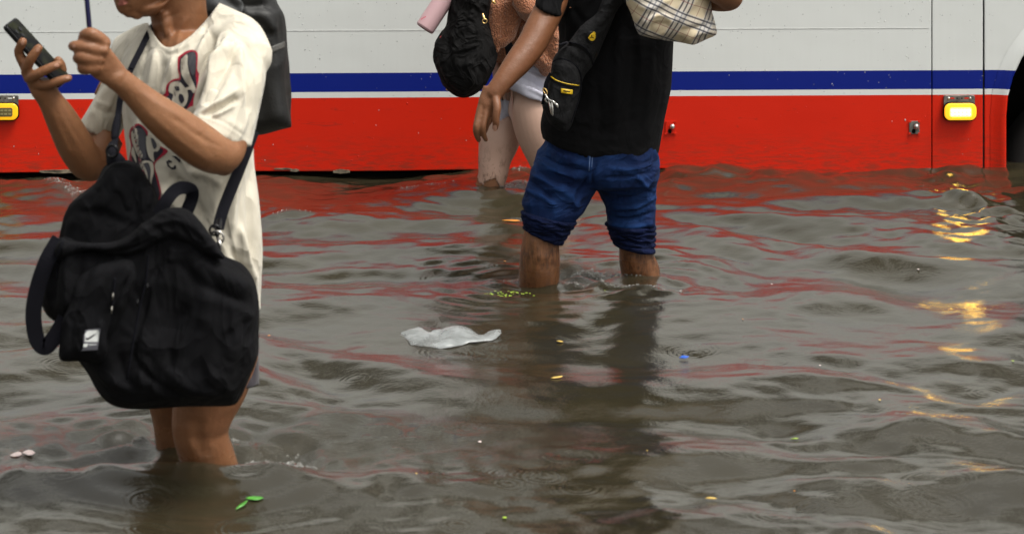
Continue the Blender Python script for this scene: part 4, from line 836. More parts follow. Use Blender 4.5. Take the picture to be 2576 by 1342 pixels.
# legs
chain(bm, [(1440, 430, 8.20, .085), (1395, 500, 8.15, .066), (1368, 560, 8.12, .052), (1361, 590, 8.12, .050), (1358, 640, 8.13, .057), (1356, 690, 8.15, .059), (1352, 760, 8.18, .052), (1350, 860, 8.2, .038), (1350, 1010, 8.2, .034)], 26, 5)
chain(bm, [(1575, 430, 8.22, .070), (1588, 500, 8.22, .056), (1595, 580, 8.24, .052), (1599, 620, 8.25, .049), (1602, 655, 8.26, .052), (1612, 690, 8.28, .057), (1622, 760, 8.30, .050), (1632, 900, 8.32, .034), (1636, 1010, 8.32, .032)], 26, 5)
for x, y, d in ((1350, 1015, 8.2), (1636, 1005, 8.32)): chain(bm, [(x+12, y+20, d, .032), (x-40, y+38, d-.03, .028), (x-110, y+48, d-.07, .018)], 14)
mb = fuse('body', bm, .0033, 3, skinH, man); mb.data.materials.clear()
# arms and face plain, shins hairy: same body, two skins
mb.data.materials.append(skinM); mb.data.materials.append(skinH)
pc = np.empty(len(mb.data.polygons)*3, 'f4'); mb.data.polygons.foreach_get('center', pc); mb.data.polygons.foreach_set('material_index', (pc.reshape(-1, 3)[:, 2] < .3).astype('i4'))
sculpt(mb, [([(1222, 255), (1215, 285)], 3, .9), ([(1236, 250), (1231, 280)], 3, .8), ([(1340, 590), (1350, 640), (1345, 690)], 12, 3), ([(1385, 600), (1390, 680)], 12, -3), ([(1590, 640), (1600, 690)], 12, 3), ([(1636, 640), (1645, 690)], 8, -2), ([(1350, 640), (1380, 650)], 10, 2.5), ([(1300, 130), (1250, 200)], 6, .9)])
rumple(mb, 20, .0010, 2, ridged=False)
nail = plain('finger_nail', (.50, .27, .19), .3, var=.05); bv = bvh_of([mb]); decal('fingernail', [(1240, 316), (1244, 314), (1249, 316), (1249, 327), (1245, 330), (1240, 327)], bv, .0007, nail, mb, 2)
bm = bmesh.new(); ball(bm, P(1500, -325, DM+.01), (.085, 0, 0), (0, .10, 0), (0, 0, .105)); fuse('hair', bm, .008, 1, hairm, man)
# ---- black T-shirt
bm = bmesh.new()
loft(bm, [MS(1512, 330, .15, .12), MS(1512, 362, .158, .128), MS(1510, 364, .1645, .134), MS(1517, 300, .175, .140), MS(1538, 200, .168, .142), MS(1551, 100, .160, .138), MS(1548, 0, .172, .134), MS(1540, -70, .182, .13), MS(1530, -125, .175, .11), MS(1520, -160, .11, .085), MS(1515, -176, .075, .075)], 56, 6)
loft(bm, [slv((1358, 8, 8.08), (1404, 28, 8.10), .056, .8), slv((1347, 16, 8.07), (1414, 42, 8.10), .068, .97), slv((1344, 11, 8.07), (1418, 39, 8.10), .071), slv((1348, -10, 8.08), (1428, 12, 8.12), .071), slv((1362, -60, 8.10), (1450, -40, 8.15), .066), slv((1385, -110, 8.14), (1470, -100, 8.17), .06), slv((1410, -140, 8.16), (1480, -140, 8.18), .045)], 36, 5)
loft(bm, [slv((1700, -60, 8.13), (1670, -30, 8.13), .045, .85), slv((1735, -90, 8.10), (1690, -20, 8.10), .066), slv((1700, -120, 8.15), (1650, -50, 8.15), .070), slv((1650, -150, 8.18), (1610, -70, 8.18), .066)], 36, 5)
mt = fuse('t_shirt', bm, .0045, 4, blackt, man)
# slanting hem line
me = mt.data; co = getco(me); px, py = proj(co); hx = np.interp(px, [1366, 1424, 1479, 1560, 1654], [343, 359, 376, 383, 386]); k_ = np.clip((py-300)/60, 0, 1)*(co[:, 1] < 9); co[:, 2] -= (hx-364)/F*co[:, 1]*k_; setco(me, co)
sculpt(mt, [([(1560, 60), (1550, 200), (1545, 340)], 12, 6), ([(1600, 90), (1590, 220), (1580, 350)], 12, -6), ([(1640, 100), (1630, 240), (1620, 360)], 12, 6), ([(1670, 130), (1665, 240), (1650, 330)], 8, -5), ([(1500, 200), (1510, 300), (1500, 360)], 10, -5), ([(1450, 330), (1520, 350), (1600, 340)], 8, 3), ([(1420, -10), (1440, 40), (1436, 100)], 8, 5), ([(1440, 20), (1470, 60)], 8, -5), ([(1420, 60), (1415, 110)], 5, -4), ([(1366, 338), (1480, 368), (1654, 380)], 2.5, 1.2), ([(1368, 333), (1480, 362), (1654, 374)], 2, -1)])
rumple(mt, 8, .0035, 6, (1, 1, .45))
tuck(mb, mt, [(1412, 45), (1440, 0), (1660, 0), (1660, 0), (1690, 100), (1690, 300), (1656, 380), (1560, 380), (1375, 335), (1412, 120)], .01)
# ---- jeans: hips, two legs, rolled cuffs
bm = bmesh.new()
loft(bm, [LS(1376, 322, 1652, 350, 8.2, .8), LS(1369, 352, 1655, 388, 8.2, .82), LS(1345, 400, 1658, 430, 8.2, .82), LS(1352, 440, 1650, 460, 8.2, .7), LS(1400, 465, 1600, 475, 8.2, .5)], 48, 5)
loft(bm, [LS(1362, 385, 1520, 440, 8.18, .9), LS(1336, 430, 1502, 470, 8.16, .85), LS(1325, 470, 1486, 496, 8.15, .85), LS(1314, 505, 1466, 532, 8.14, .85), LS(1322, 545, 1440, 560, 8.13, .88), LS(1326, 572, 1430, 592, 8.13, .9), LS(1332, 580, 1420, 604, 8.13, .9)], 44, 5)
loft(bm, [LS(1500, 420, 1657, 410, 8.22, .85), LS(1496, 465, 1652, 460, 8.22, .85), LS(1522, 515, 1648, 510, 8.23, .88), LS(1530, 560, 1646, 550, 8.24, .9), LS(1540, 600, 1645, 600, 8.25, .9), LS(1556, 618, 1640, 626, 8.25, .9)], 44, 5)
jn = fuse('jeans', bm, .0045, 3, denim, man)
Wk = 1.0
st = [([(1378, 372), (1430, 400), (1490, 415)], 6, 4), ([(1362, 388), (1420, 418), (1485, 430)], 6, -6), ([(1350, 405), (1400, 430), (1470, 446)], 6, 6), ([(1342, 420), (1390, 446), (1450, 470)], 6, -6), ([(1336, 440), (1370, 455), (1410, 480)], 6, 6), ([(1332, 455), (1360, 475), (1390, 500)], 6, -6), ([(1322, 478), (1360, 492), (1400, 520)], 6, 7), ([(1400, 470), (1440, 500), (1445, 530)], 14, 7),
      ([(1480, 440), (1450, 490), (1430, 530)], 7, -5), ([(1500, 400), (1490, 440), (1492, 474)], 6, -5), ([(1480, 385), (1484, 430)], 3, 3), ([(1330, 430), (1316, 470)], 5, 3),
      ([(1520, 420), (1580, 425), (1650, 410)], 6, 4), ([(1515, 445), (1570, 445), (1650, 432)], 5, -5), ([(1530, 470), (1590, 470), (1650, 450)], 5, 5), ([(1530, 500), (1590, 495), (1650, 470)], 6, -5), ([(1535, 520), (1590, 520), (1648, 495)], 6, 5), ([(1600, 440), (1630, 470), (1650, 480)], 5, 5), ([(1540, 545), (1590, 548), (1645, 530)], 5, -5), ([(1525, 558), (1590, 568), (1650, 552)], 6, 6), ([(1625, 560), (1650, 570)], 5, 5)]
sculpt(jn, [(a, b*.95, c_*1.7) for a, b, c_ in st]); rumple(jn, 16, .0035, 12, (.8, .8, 1.4))
def cuff(rows, seed):
    bm = bmesh.new(); r = random.Random(seed)
    secs = []
    for (xl, yl, xr, yr, d, bulge) in rows: secs.append(LS(xl-bulge, yl, xr+bulge, yr, d, 1.05))
    loft(bm, secs, 52, 4); o = fuse('rolled_cuff', bm, .0030, 1, inside, jn)
    return o
def foldrows(top, bot, n, d0):
    out = []
    for i in range(n*2+1):
        f = i/(n*2); out.append(tuple(top[k]+(bot[k]-top[k])*f for k in range(4))+(d0, 3.0 if i % 2 else -1.8))
    return out
c1 = cuff([(1330, 534, 1450, 556, 8.13, -8)]+foldrows((1311, 530, 1452, 556), (1318, 574, 1412, 614), 5, 8.125)+[(1330, 570, 1400, 600, 8.13, -6)], 1)
c2 = cuff([(1530, 560, 1640, 555, 8.25, -8)]+foldrows((1521, 560, 1648, 566), (1546, 614, 1645, 636), 5, 8.245)+[(1556, 610, 1630, 618, 8.25, -6)], 2)
sculpt(c1, [([(1312, 545), (1370, 552), (1440, 585)], 3.5, -4), ([(1318, 560), (1370, 568), (1430, 600)], 3, 4), ([(1330, 552), (1380, 580), (1425, 605)], 3, -4), ([(1345, 548), (1400, 575), (1438, 575)], 3, 4)])
sculpt(c2, [([(1526, 575), (1580, 592), (1645, 580)], 3.5, -4), ([(1535, 598), (1590, 592), (1645, 612)], 3, 4), ([(1545, 585), (1600, 612), (1642, 622)], 3, -4), ([(1530, 590), (1590, 580), (1640, 592)], 3, 3)])
rumple(c1, 16, .0028, 5, (.6, .6, 2.6)); rumple(c2, 16, .0028, 9, (.6, .6, 2.6))
bv_ = [(1300, 300), (1680, 330), (1680, 560), (1652, 628), (1600, 626), (1544, 610), (1500, 500), (1440, 570), (1402, 606), (1346, 572), (1310, 570)]
tuck(mb, jn, bv_, .008, .10)
bj = bvh_of([jn]); 
for q_ in ([(1484, 376), (1485.6, 376), (1482, 430), (1480.4, 430)], [(1490, 376), (1491.4, 376), (1489, 420), (1487.6, 420)]): decal('stitching', q_, bj, .0008, plain('denim_stitch', (.10, .16, .30), .8, var=.05), jn, 3, curve=False)
# ================================================================ sling bag
sb = empty('sling_bag', P(1430, 330, 8.0), 'charcoal sling bag with yellow piping and zip pull across the black T-shirt', 'sling bag')
char = fabric('charcoal_ripstop', (.0115, .0115, .0125), .18, .8, 900, .55, 0, 20, (12, .5, .006, (1, 1, .8))); yel = plain('yellow_rubber', (.78, .50, .01), .4, 0, .05); silv = metal
tiltd = lambda x, y: (y-150)*.0002
s1 = puff('main_body', [(1550, -60), (1600, -60), (1572, 0), (1548, 32), (1524, 92), (1492, 160), (1470, 190), (1458, 230), (1446, 290), (1432, 322), (1414, 331), (1392, 318), (1374, 296), (1364, 262), (1376, 225), (1384, 190), (1390, 152), (1408, 125), (1431, 104), (1463, 65), (1500, 34), (1520, -10)], 8.00, .045, 26, char, sb, step=4.5, voxel=.0035, sm=2, dfun=lambda x, y: (x-1430)*.0003)
s2 = puff('front_pouch', [(1388, 160), (1400, 148), (1425, 150), (1448, 166), (1458, 190), (1457, 220), (1448, 262), (1436, 300), (1418, 318), (1392, 305), (1372, 280), (1367, 262), (1378, 225), (1385, 192)], 7.965, .028, 16, char, sb, step=4, voxel=.003, sm=2)
sculpt(s1, [([(1415, 113), (1450, 118), (1480, 140), (1488, 165)], 3, -4), ([(1420, 107), (1455, 111), (1490, 138)], 3, 3), ([(1430, 125), (1465, 150)], 8, 5), ([(1460, 130), (1470, 175)], 6, -4), ([(1500, 60), (1525, 30)], 14, 4), ([(1530, 80), (1552, 20)], 4, -4), ([(1440, 70), (1500, 90)], 10, 3)])
sculpt(s2, [([(1392, 158), (1430, 162), (1452, 190)], 3.5, -3), ([(1410, 215), (1425, 240), (1415, 280)], 10, 3.5), ([(1440, 220), (1432, 280)], 4, -3), ([(1400, 170), (1430, 185)], 8, 2.5), ([(1385, 250), (1400, 295)], 8, -2)])
rumple(s1, 16, .0018, 3); rumple(s2, 16, .0012, 6)
bsb = bvh_of([s1, s2])
def strip(name, pts, w_, mat, par, off=.002, th=.002):
    s = smoothline(pts, 6); L1 = []; L2 = []
    for i, q_ in enumerate(s):
        a_, b_ = s[max(i-1, 0)], s[min(i+1, len(s)-1)]; dx, dy = b_[0]-a_[0], b_[1]-a_[1]; l = math.hypot(dx, dy)+1e-6
        L1.append((q_[0]-dy/l*w_/2, q_[1]+dx/l*w_/2)); L2.append((q_[0]+dy/l*w_/2, q_[1]-dx/l*w_/2))
    return decal(name, L1+L2[::-1], bsb, off, mat, par, 3, th, curve=False)
strip('yellow_piping', [(1385, 192), (1400, 202), (1425, 210), (1456, 215)], 2.3, yel, sb); strip('seam', [(1390, 155), (1410, 147), (1440, 158), (1460, 185), (1460, 230), (1448, 275), (1436, 308)], 2.2, webb, sb); strip('seam', [(1408, 112), (1430, 106), (1465, 116), (1485, 140), (1492, 165)], 2.4, webb, sb); strip('zip', [(1384, 197), (1400, 207), (1425, 215), (1455, 220)], 2.5, webb, sb, .0015)
decal('badge', [(1411, 222), (1440, 226), (1440, 236), (1437, 237), (1411, 233)], bsb, .0035, yel, sb, 3, .003, False); decal('badge_inlay', [(1416, 226.5), (1435, 229), (1433, 232), (1416, 230)], bsb, .0052, char, sb, 2, 0, False)
decal('zip_pull_base', [(1474, 92), (1484, 78), (1500, 84), (1501, 96), (1490, 108), (1478, 104)], bsb, .003, gloss, sb, 3, .003); decal('zip_pull', [(1479, 95), (1486, 86), (1492, 82), (1497, 88), (1496, 98), (1489, 103), (1482, 100)], bsb, .006, yel, sb, 2, .003)
torus('zip_ring', P(1493.5, 84, 7.93), .0036, .0009, yel, sb)
decal('zip_mark', [(1487, 88), (1488.5, 88), (1489, 93), (1494, 95), (1493, 96.5), (1488, 94.5), (1483, 97), (1482, 95.8), (1487, 93)], bsb, .0088, gloss, sb, 1.5, 0, False)
ribbon('side_strap', [(1386, 185, 7.96), (1374, 208, 7.95), (1370, 240, 7.95), (1366, 262, 7.96)], .012, .003, webb, sb); ribbon('chest_strap', [(1560, 0, 8.02), (1610, -70, 8.03), (1640, -130, 8.10), (1620, -170, 8.2)], .05, .006, char, sb)
kr = torus('key_ring', P(1371, 229, 7.935), .0075, .0022, brass, sb, (.6, 1, 0), 20, .6, 1.2); tube('chain', [(1372, 238, 7.93, .0035), (1377, 247, 7.925, .003), (1383, 252, 7.92, .0035), (1391, 255, 7.915, .003), (1398, 261, 7.915, .0035)], metal, kr)
for a in ([(1381, 254, 7.925, .003), (1384, 270, 7.92, .0035), (1387, 287, 7.92, .002)], [(1388, 256, 7.92, .003), (1389, 272, 7.915, .0035), (1390, 289, 7.915, .002)], [(1393, 258, 7.915, .003), (1400, 263, 7.91, .004), (1402, 268, 7.91, .0035)], [(1376, 243, 7.93, .003), (1372, 252, 7.93, .003), (1378, 258, 7.93, .002)]): tube('key', a, metal, kr, 8)
# ================================================================ plaid bag
pl = empty('tote_bag', P(1690, 100, 7.9), 'cream tartan check tote clutched against the black T-shirt', 'tote bag')
t = NT('tartan_check'); p = t.p
v = t.mapping((1, 1, 1), rot=(0, math.radians(-26), 0)); wn = t.noise(5, 2); sx = t.n('ShaderNodeSeparateXYZ'); t.l(v, sx.inputs[0])
x_ = t.math('ADD', sx.outputs[0], t.math('MULTIPLY', wn, .03)); z_ = t.math('ADD', sx.outputs[2], t.math('MULTIPLY', t.noise(4, 2), .03)); y_ = sx.outputs[1]
base = (.62, .52, .36); c = base
def stripe(src, per, off, wd): 
    m_ = t.math('PINGPONG', t.math('ADD', src, off), per/2); return t.math('LESS_THAN', m_, wd/2)
per = .085; col = t.mix(0.0, base, base)
for src in (x_, z_):
    for o_, wd, cc, op in ((.0, .036, (.50, .50, .52), .45), (.0, .0045, (.015, .016, .03), .85), (.013, .0045, (.015, .016, .03), .85), (-.013, .0045, (.015, .016, .03), .85), (.0415, .0022, (.22, .05, .05), .6)):
        col = t.mix(t.math('MULTIPLY', stripe(src, per, o_, wd), op), col, cc)
t.l(col, p.inputs['Base Color']); p.inputs['Roughness'].default_value = .5; t.l(t.bump(t.noise(30, 5), .4, .006), p.inputs['Normal']); tart = t.m
o = puff('bag_body', [(1545, -100), (1570, -20), (1590, 40), (1609, 87), (1630, 92), (1690, 101), (1742, 112), (1775, 98), (1800, 84), (1796, 58), (1787, 32), (1782, -10), (1770, -100), (1660, -130)], 7.93, .085, 60, tart, pl, step=5, curve=False, voxel=.004, sm=2, dfun=lambda x, y: (x-1690)*.0004)
sculpt(o, [([(1609, 87), (1625, 55), (1655, 38), (1685, 50), (1675, 75), (1625, 92)], 4, 5), ([(1625, 80), (1650, 62), (1690, 64)], 8, -8), ([(1695, 60), (1730, 20), (1760, -20)], 10, 7), ([(1700, 80), (1750, 70), (1790, 60)], 8, -7), ([(1720, 100), (1750, 85), (1795, 80)], 6, 6), ([(1784, 35), (1775, 60), (1785, 85)], 5, -6), ([(1600, 10), (1640, 20), (1690, -10)], 8, 6), ([(1590, -10), (1640, -20)], 8, -6), ([(1660, 100), (1720, 95)], 5, -4)]); rumple(o, 13, .005, 17)
ribbon('handle', [(1580, -100, 7.90), (1600, -160, 7.88), (1660, -180, 7.88), (1720, -160, 7.90), (1740, -110, 7.92)], .03, .004, tart, pl)
# ================================================================ woman behind him
DW = 9.85
t = NT('wet_beige_tights'); p = t.p; f = t.noise(6, 4)
c = t.mix(f, (.40, .25, .19), (.50, .33, .26)); sx = t.n('ShaderNodeSeparateXYZ'); t.l(t.tc.outputs['Object'], sx.inputs[0])
zf = t.ramp(t.math('ADD', sx.outputs[2], t.math('MULTIPLY', t.noise(9, 3), .12)), [(.12, 1.0), (.26, 0.0)]); run = t.ramp(t.noise(42, 5, .7, t.mapping((1, 1, .6)), dist=1.0), [(.52, 0.0), (.60, 1.0)])
c = t.mix(t.math('MULTIPLY', t.math('MULTIPLY', zf, run), .7), c, (.12, .06, .035)); t.l(c, p.inputs['Base Color']); p.inputs['Roughness'].default_value = .5; t.l(t.bump(t.noise(150, 3), .15, .002), p.inputs['Normal']); tights = t.m
skinW = skin('light_brown_skin', (.33, .16, .085), (.24, .11, .055), 0, 1)
wom = empty('person', (G(1260, 490).x, DW, -.42), 'woman in a rust knit cardigan, white shorts and torn beige tights beside the bus', 'person')
bm = bmesh.new()
def WS(cx, cy, hw, hd, d=DW, sk=-.2): return (P(cx, cy, d), Vector((hw, hw*sk, 0)), Vector((-hd*sk, hd, 0)))
loft(bm, [WS(1318, 250, .09, .10), WS(1320, 190, .11, .11), WS(1318, 120, .105, .10), WS(1318, 40, .10, .09), WS(1318, -60, .12, .10), WS(1315, -130, .13, .08), WS(1312, -165, .08, .06), WS(1310, -185, .05, .05)], 36, 5)
loft(bm, [WS(1308, -160, .05, .05), WS(1300, -230, .048, .05)], 24, 3); ball(bm, P(1290, -272, DW-.02), (.080, 0, 0), (0, .075, 0), (0, 0, .11)); ball(bm, P(1262, -250, DW-.03), (.05, 0, 0), (0, .05, 0), (0, 0, .06)); chain(bm, [(1240, -285, DW-.03, .008), (1232, -268, DW-.03, .010)], 8); chain(bm, [(1240, -245, DW-.04, .008), (1244, -245, DW-.01, .008)], 8)
chain(bm, [(1350, -130, 9.72, .045), (1375, -40, 9.66, .042), (1380, 20, 9.62, .036), (1340, 10, 9.60, .032), (1290, -20, 9.58, .024)], 18); loft(bm, [LS(1272, -38, 1292, -6, 9.58, .6), LS(1256, -42, 1272, -14, 9.57, .5), LS(1246, -42, 1256, -18, 9.57, .5)], 16, 3)
for k in range(4): chain(bm, [(1252, -38+k*7, 9.57, .008), (1240, -36+k*7, 9.565, .0075), (1234, -32+k*6, 9.57, .0065)], 10, 3)
chain(bm, [(1262, -40, 9.57, .010), (1250, -50, 9.565, .008), (1242, -50, 9.57, .007)], 10, 3); chain(bm, [(1275, -120, 9.98, .045), (1262, -30, 10.0, .040), (1262, 40, 9.98, .033)], 16)
chain(bm, [(1335, 232, 9.80, .064), (1340, 268, 9.78, .078), (1352, 330, 9.78, .075), (1372, 395, 9.80, .060), (1392, 440, 9.84, .055), (1410, 500, 9.88, .052), (1420, 640, 9.9, .036), (1425, 760, 9.9, .032)], 26, 5)
chain(bm, [(1288, 225, 9.93, .055), (1270, 290, 9.91, .066), (1256, 350, 9.88, .070), (1244, 400, 9.86, .056), (1239, 440, 9.85, .049), (1226, 478, 9.86, .047), (1215, 530, 9.88, .045), (1205, 660, 9.9, .034), (1200, 760, 9.9, .03)], 26, 5)
for x, y, d in ((1425, 770, 9.9), (1200, 770, 9.9)): chain(bm, [(x+10, y+12, d, .03), (x-40, y+24, d-.02, .026), (x-90, y+30, d-.04, .016)], 12)
wb = fuse('body', bm, .0052, 3, None, wom); wb.data.materials.append(skinW); WOMTIGHTS = 1
# hair, shorts
bm = bmesh.new(); ball(bm, P(1302, -285, DW), (.092, 0, 0), (0, .09, 0), (0, 0, .10)); chain(bm, [(1325, -260, DW+.02, .06), (1335, -190, DW+.03, .05), (1335, -120, DW+.05, .03)], 14); fuse('hair', bm, .008, 2, hairm, wom)
wsh = fabric('white_wet_cotton', (.44, .44, .52), .08, .7, 500, .2, .1, 10); bm = bmesh.new()
loft(bm, [LS(1270, 150, 1385, 158, 9.82, 1.1), LS(1258, 180, 1388, 190, 9.82, 1.15), LS(1254, 215, 1390, 225, 9.82, 1.15)], 36, 5)
loft(bm, [LS(1284, 200, 1394, 236, 9.76, .95), LS(1282, 222, 1392, 262, 9.76, .95), LS(1290, 216, 1384, 250, 9.76, .85)], 36, 4)
loft(bm, [LS(1254, 200, 1330, 210, 9.91, .95), LS(1245, 250, 1318, 262, 9.90, .98), LS(1230, 296, 1300, 290, 9.90, 1.02), LS(1226, 314, 1296, 300, 9.90, 1.02), LS(1234, 306, 1290, 290, 9.90, .9)], 36, 4)
ws = fuse('shorts', bm, .0048, 2, wsh, wom); sculpt(ws, [([(1300, 175), (1340, 190), (1390, 225)], 5, 6), ([(1300, 190), (1340, 208), (1385, 238)], 5, -6), ([(1300, 205), (1340, 224), (1385, 252)], 4, 6), ([(1320, 170), (1360, 190)], 4, -5), ([(1262, 225), (1268, 280)], 4, -5), ([(1250, 240), (1256, 290)], 4, 4), ([(1310, 165), (1350, 172), (1388, 195)], 4, 5)]); rumple(ws, 16, .003, 3)
# cardigan
t = NT('rust_cable_knit'); p = t.p; v = t.mapping((1, 1, 1)); wv = t.n('ShaderNodeTexVoronoi'); wv.inputs['Scale'].default_value = 190; t.l(t.mapping((1, 1, .75), rot=(0, .35, 0)), wv.inputs['Vector'])
c = t.mix(t.ramp(wv.outputs['Distance'], [(.1, 0.0), (.6, 1.0)]), (.46, .19, .088), (.28, .10, .046)); c = t.mix(t.math('MULTIPLY', t.noise(12, 3), .4), c, (.25, .09, .04)); t.l(c, p.inputs['Base Color']); p.inputs['Roughness'].default_value = .95; p.inputs['Sheen Weight'].default_value = .3
inv = t.math('SUBTRACT', 1.0, wv.outputs['Distance']); t.l(t.bump(inv, .9, .006, t.bump(t.noise(28, 3), .5, .01)), p.inputs['Normal']); knit = t.m
bm = bmesh.new()
loft(bm, [WS(1318, 150, .150, .125), WS(1318, 110, .150, .125), WS(1320, 40, .145, .12), WS(1320, -50, .160, .125), WS(1317, -120, .165, .11), WS(1314, -155, .10, .08)], 40, 5)
loft(bm, [slv((1352, 30, 9.62), (1402, 60, 9.64), .06), slv((1340, -20, 9.62), (1420, 10, 9.68), .07), slv((1330, -80, 9.68), (1410, -70, 9.74), .07), slv((1310, -140, 9.78), (1380, -135, 9.8), .06)], 30, 4)
loft(bm, [slv((1370, 55, 9.6), (1395, 20, 9.6), .04), slv((1320, 50, 9.58), (1340, -20, 9.58), .062), slv((1290, 10, 9.57), (1300, -40, 9.57), .05)], 30, 4)
chain(bm, [(1378, 60, 9.70, .055), (1385, 110, 9.70, .045), (1388, 140, 9.72, .040), (1375, 168, 9.74, .03)], 20); chain(bm, [(1340, 90, 9.72, .045), (1358, 130, 9.70, .045), (1372, 160, 9.70, .03), (1377, 182, 9.71, .012)], 20); chain(bm, [(1250, 20, 9.66, .045), (1246, 70, 9.64, .038), (1248, 105, 9.62, .022), (1249, 126, 9.61, .008)], 20); chain(bm, [(1275, 20, 9.66, .05), (1275, 70, 9.64, .04), (1262, 105, 9.62, .02)], 20); chain(bm, [(1290, 180, 9.80, .03), (1278, 210, 9.78, .024), (1272, 222, 9.77, .014)], 16)
cg = fuse('cardigan', bm, .005, 2, knit, wom); sculpt(cg, [([(1250, 0), (1256, 60), (1252, 115)], 5, 5), ([(1266, 0), (1272, 60), (1262, 100)], 5, -6), ([(1290, -10), (1300, 30), (1290, 60)], 8, 6), ([(1385, 70), (1400, 100)], 6, 5), ([(1350, 110), (1390, 150)], 6, -5), ([(1345, 130), (1380, 170)], 5, 4)]); rumple(cg, 16, .005, 7)
tuck(wb, ws, [(1255, 150), (1400, 150), (1400, 262), (1366, 252), (1300, 224), (1284, 222), (1292, 296), (1228, 310), (1226, 280), (1255, 215)], .007, .12)
tuck(wb, cg, [(1300, -40), (1410, -60), (1430, 60), (1420, 120), (1378, 180), (1330, 150), (1300, 100), (1250, 110), (1235, 40), (1240, 0), (1300, 10)], .007, .10)
# tights: the same legs a millimetre out, cut off raggedly under the knee
me = wb.data.copy(); co = getco(me); no = getno(me); px, py = proj(co); setco(me, co+no*.0022); B = bmesh.new(); B.from_mesh(me); B.verts.ensure_lookup_table()
edge = np.array([448+14*math.sin(x*.11)+9*noise.noise(Vector((x*.09, y*.09, 3)))*1.0+(x-1205)*.42 for x, y in zip(px, py)])
kill = (py < 205) | ((py > edge) & (px < 1310)) | (py > 470); bmesh.ops.delete(B, geom=[B.verts[i] for i in np.where(kill)[0]], context='VERTS'); B.to_mesh(me); B.free(); me.materials.clear()
tg = link('tights', me, tights, wom); m = tg.modifiers.new('t', 'SOLIDIFY'); m.thickness = .0016
# ================================================================ her backpack and tumbler
wp = empty('backpack', P(1160, 242, 9.62), 'soft black backpack with a pink tumbler in its pocket on the woman\'s back', 'backpack')
suede = fabric('black_wet_canvas', (.0048, .0045, .0047), .3, .85, 500, .45, 0, 16, (6.5, .8, .012))
k2 = puff('main_body', [(1150, -60), (1210, -70), (1236, -20), (1226, 40), (1236, 90), (1248, 130), (1244, 160), (1226, 200), (1208, 227), (1185, 238), (1166, 243), (1146, 239), (1124, 222), (1106, 196), (1095, 170), (1088, 145), (1092, 112), (1104, 92), (1121, 68), (1128, 30), (1134, -10)], 9.62, .12, 60, suede, wp, step=5, voxel=.0048, sm=2)
sculpt(k2, [([(1140, 130), (1170, 124), (1205, 112)], 3, 5), ([(1138, 136), (1170, 130), (1208, 118)], 4, -6), ([(1125, 90), (1135, 150), (1150, 210)], 7, -7), ([(1110, 110), (1118, 170), (1135, 210)], 8, 6), ([(1180, 20), (1165, 80), (1150, 110)], 5, -6), ([(1165, 20), (1150, 70), (1140, 110)], 6, 6), ([(1215, 110), (1205, 170), (1190, 220)], 6, -6), ([(1210, 60), (1218, 110)], 5, 5), ([(1170, 150), (1185, 190), (1175, 220)], 12, 6), ([(1145, 30), (1150, 60)], 5, -5)]); rumple(k2, 14, .005, 4)
ribbon('shoulder_strap', [(1200, -50, 9.60), (1250, -110, 9.68), (1300, -150, 9.78)], .05, .008, suede, wp); ribbon('shoulder_strap', [(1285, 140, 9.66), (1275, 110, 9.62), (1240, 95, 9.60)], .03, .005, webb, wp)
tube('zip_pull', [(1214, 35, 9.50, .003), (1216, 42, 9.495, .0045), (1219, 49, 9.49, .003)], brass, wp); torus('zip_ring', P(1219, 53, 9.49), .0075, .0018, brass, wp); tube('zip_end', [(1240, 4, 9.52, .006), (1244, 8, 9.52, .005)], brass, wp)
for n_, x, y, d, r, mt_ in (('stud', 1149, 32, 9.54, .0065, metal), ('red_tag', 1112, 95, 9.575, .0085, plain('red_enamel', (.55, .01, .02), .3, var=.05)), ('piping_bead', 1177, 111, 9.50, .0025, metal), ('piping_bead', 1125, 225, 9.62, .005, brass)):
    bm = bmesh.new(); ball(bm, P(x, y, d), (r, 0, 0), (0, r*.6, 0), (0, 0, r*.8), 12); build(n_, bm, mt_, wp)
tm = empty('tumbler', P(1067, 72, 9.56), 'pale pink metal tumbler slanting out of the woman\'s backpack', 'tumbler')
a_ = P(1067, 73, 9.57); b_ = P(1146, -46, 9.60); ax = (b_-a_).normalized(); u = ax.cross(Vector((0, 1, 0))).normalized(); v = ax.cross(u); pink = plain('blush_powder_coat', (.50, .32, .34), .42, 0, .03, 12, .3, 500, coat=.1)
rr = .0330
def ringat(s_, r): return (a_+ax*s_, u*r, v*r)
bm = bmesh.new(); loft(bm, [ringat(.004, rr*.80), ringat(.001, rr*.82), ringat(.0, rr*.90), ringat(.004, rr*.97), ringat(.014, rr), ringat(.10, rr), ringat(.17, rr*1.02)], 36, 4); build('cup', bm, pink, tm)
bm = bmesh.new(); loft(bm, [ringat(.0005, rr*.80), ringat(-.0006, rr*.79), ringat(-.0007, rr*.3)], 36, 1); build('base_pad', bm, plain('dark_base', (.07, .045, .045), .5), tm)
bm = bmesh.new(); loft(bm, [ringat(.17, rr*1.04), ringat(.19, rr*1.04), ringat(.20, rr*.6)], 36, 2); build('lid', bm, pink, tm)
bt = bvh_of([o_ for o_ in tm.children if o_.name.startswith('cup')]); redp = plain('red_lettering', (.55, .05, .10), .5, var=0)
for i in range(4): x = 1058+i*3.2; y = 47.5-i*1.9; decal('lettering', [(x, y), (x+2.2, y-1.3), (x+3.2, y+1.2), (x+1.0, y+2.5)], bt, .0006, redp, tm, 1.2, 0, False, 9.6)
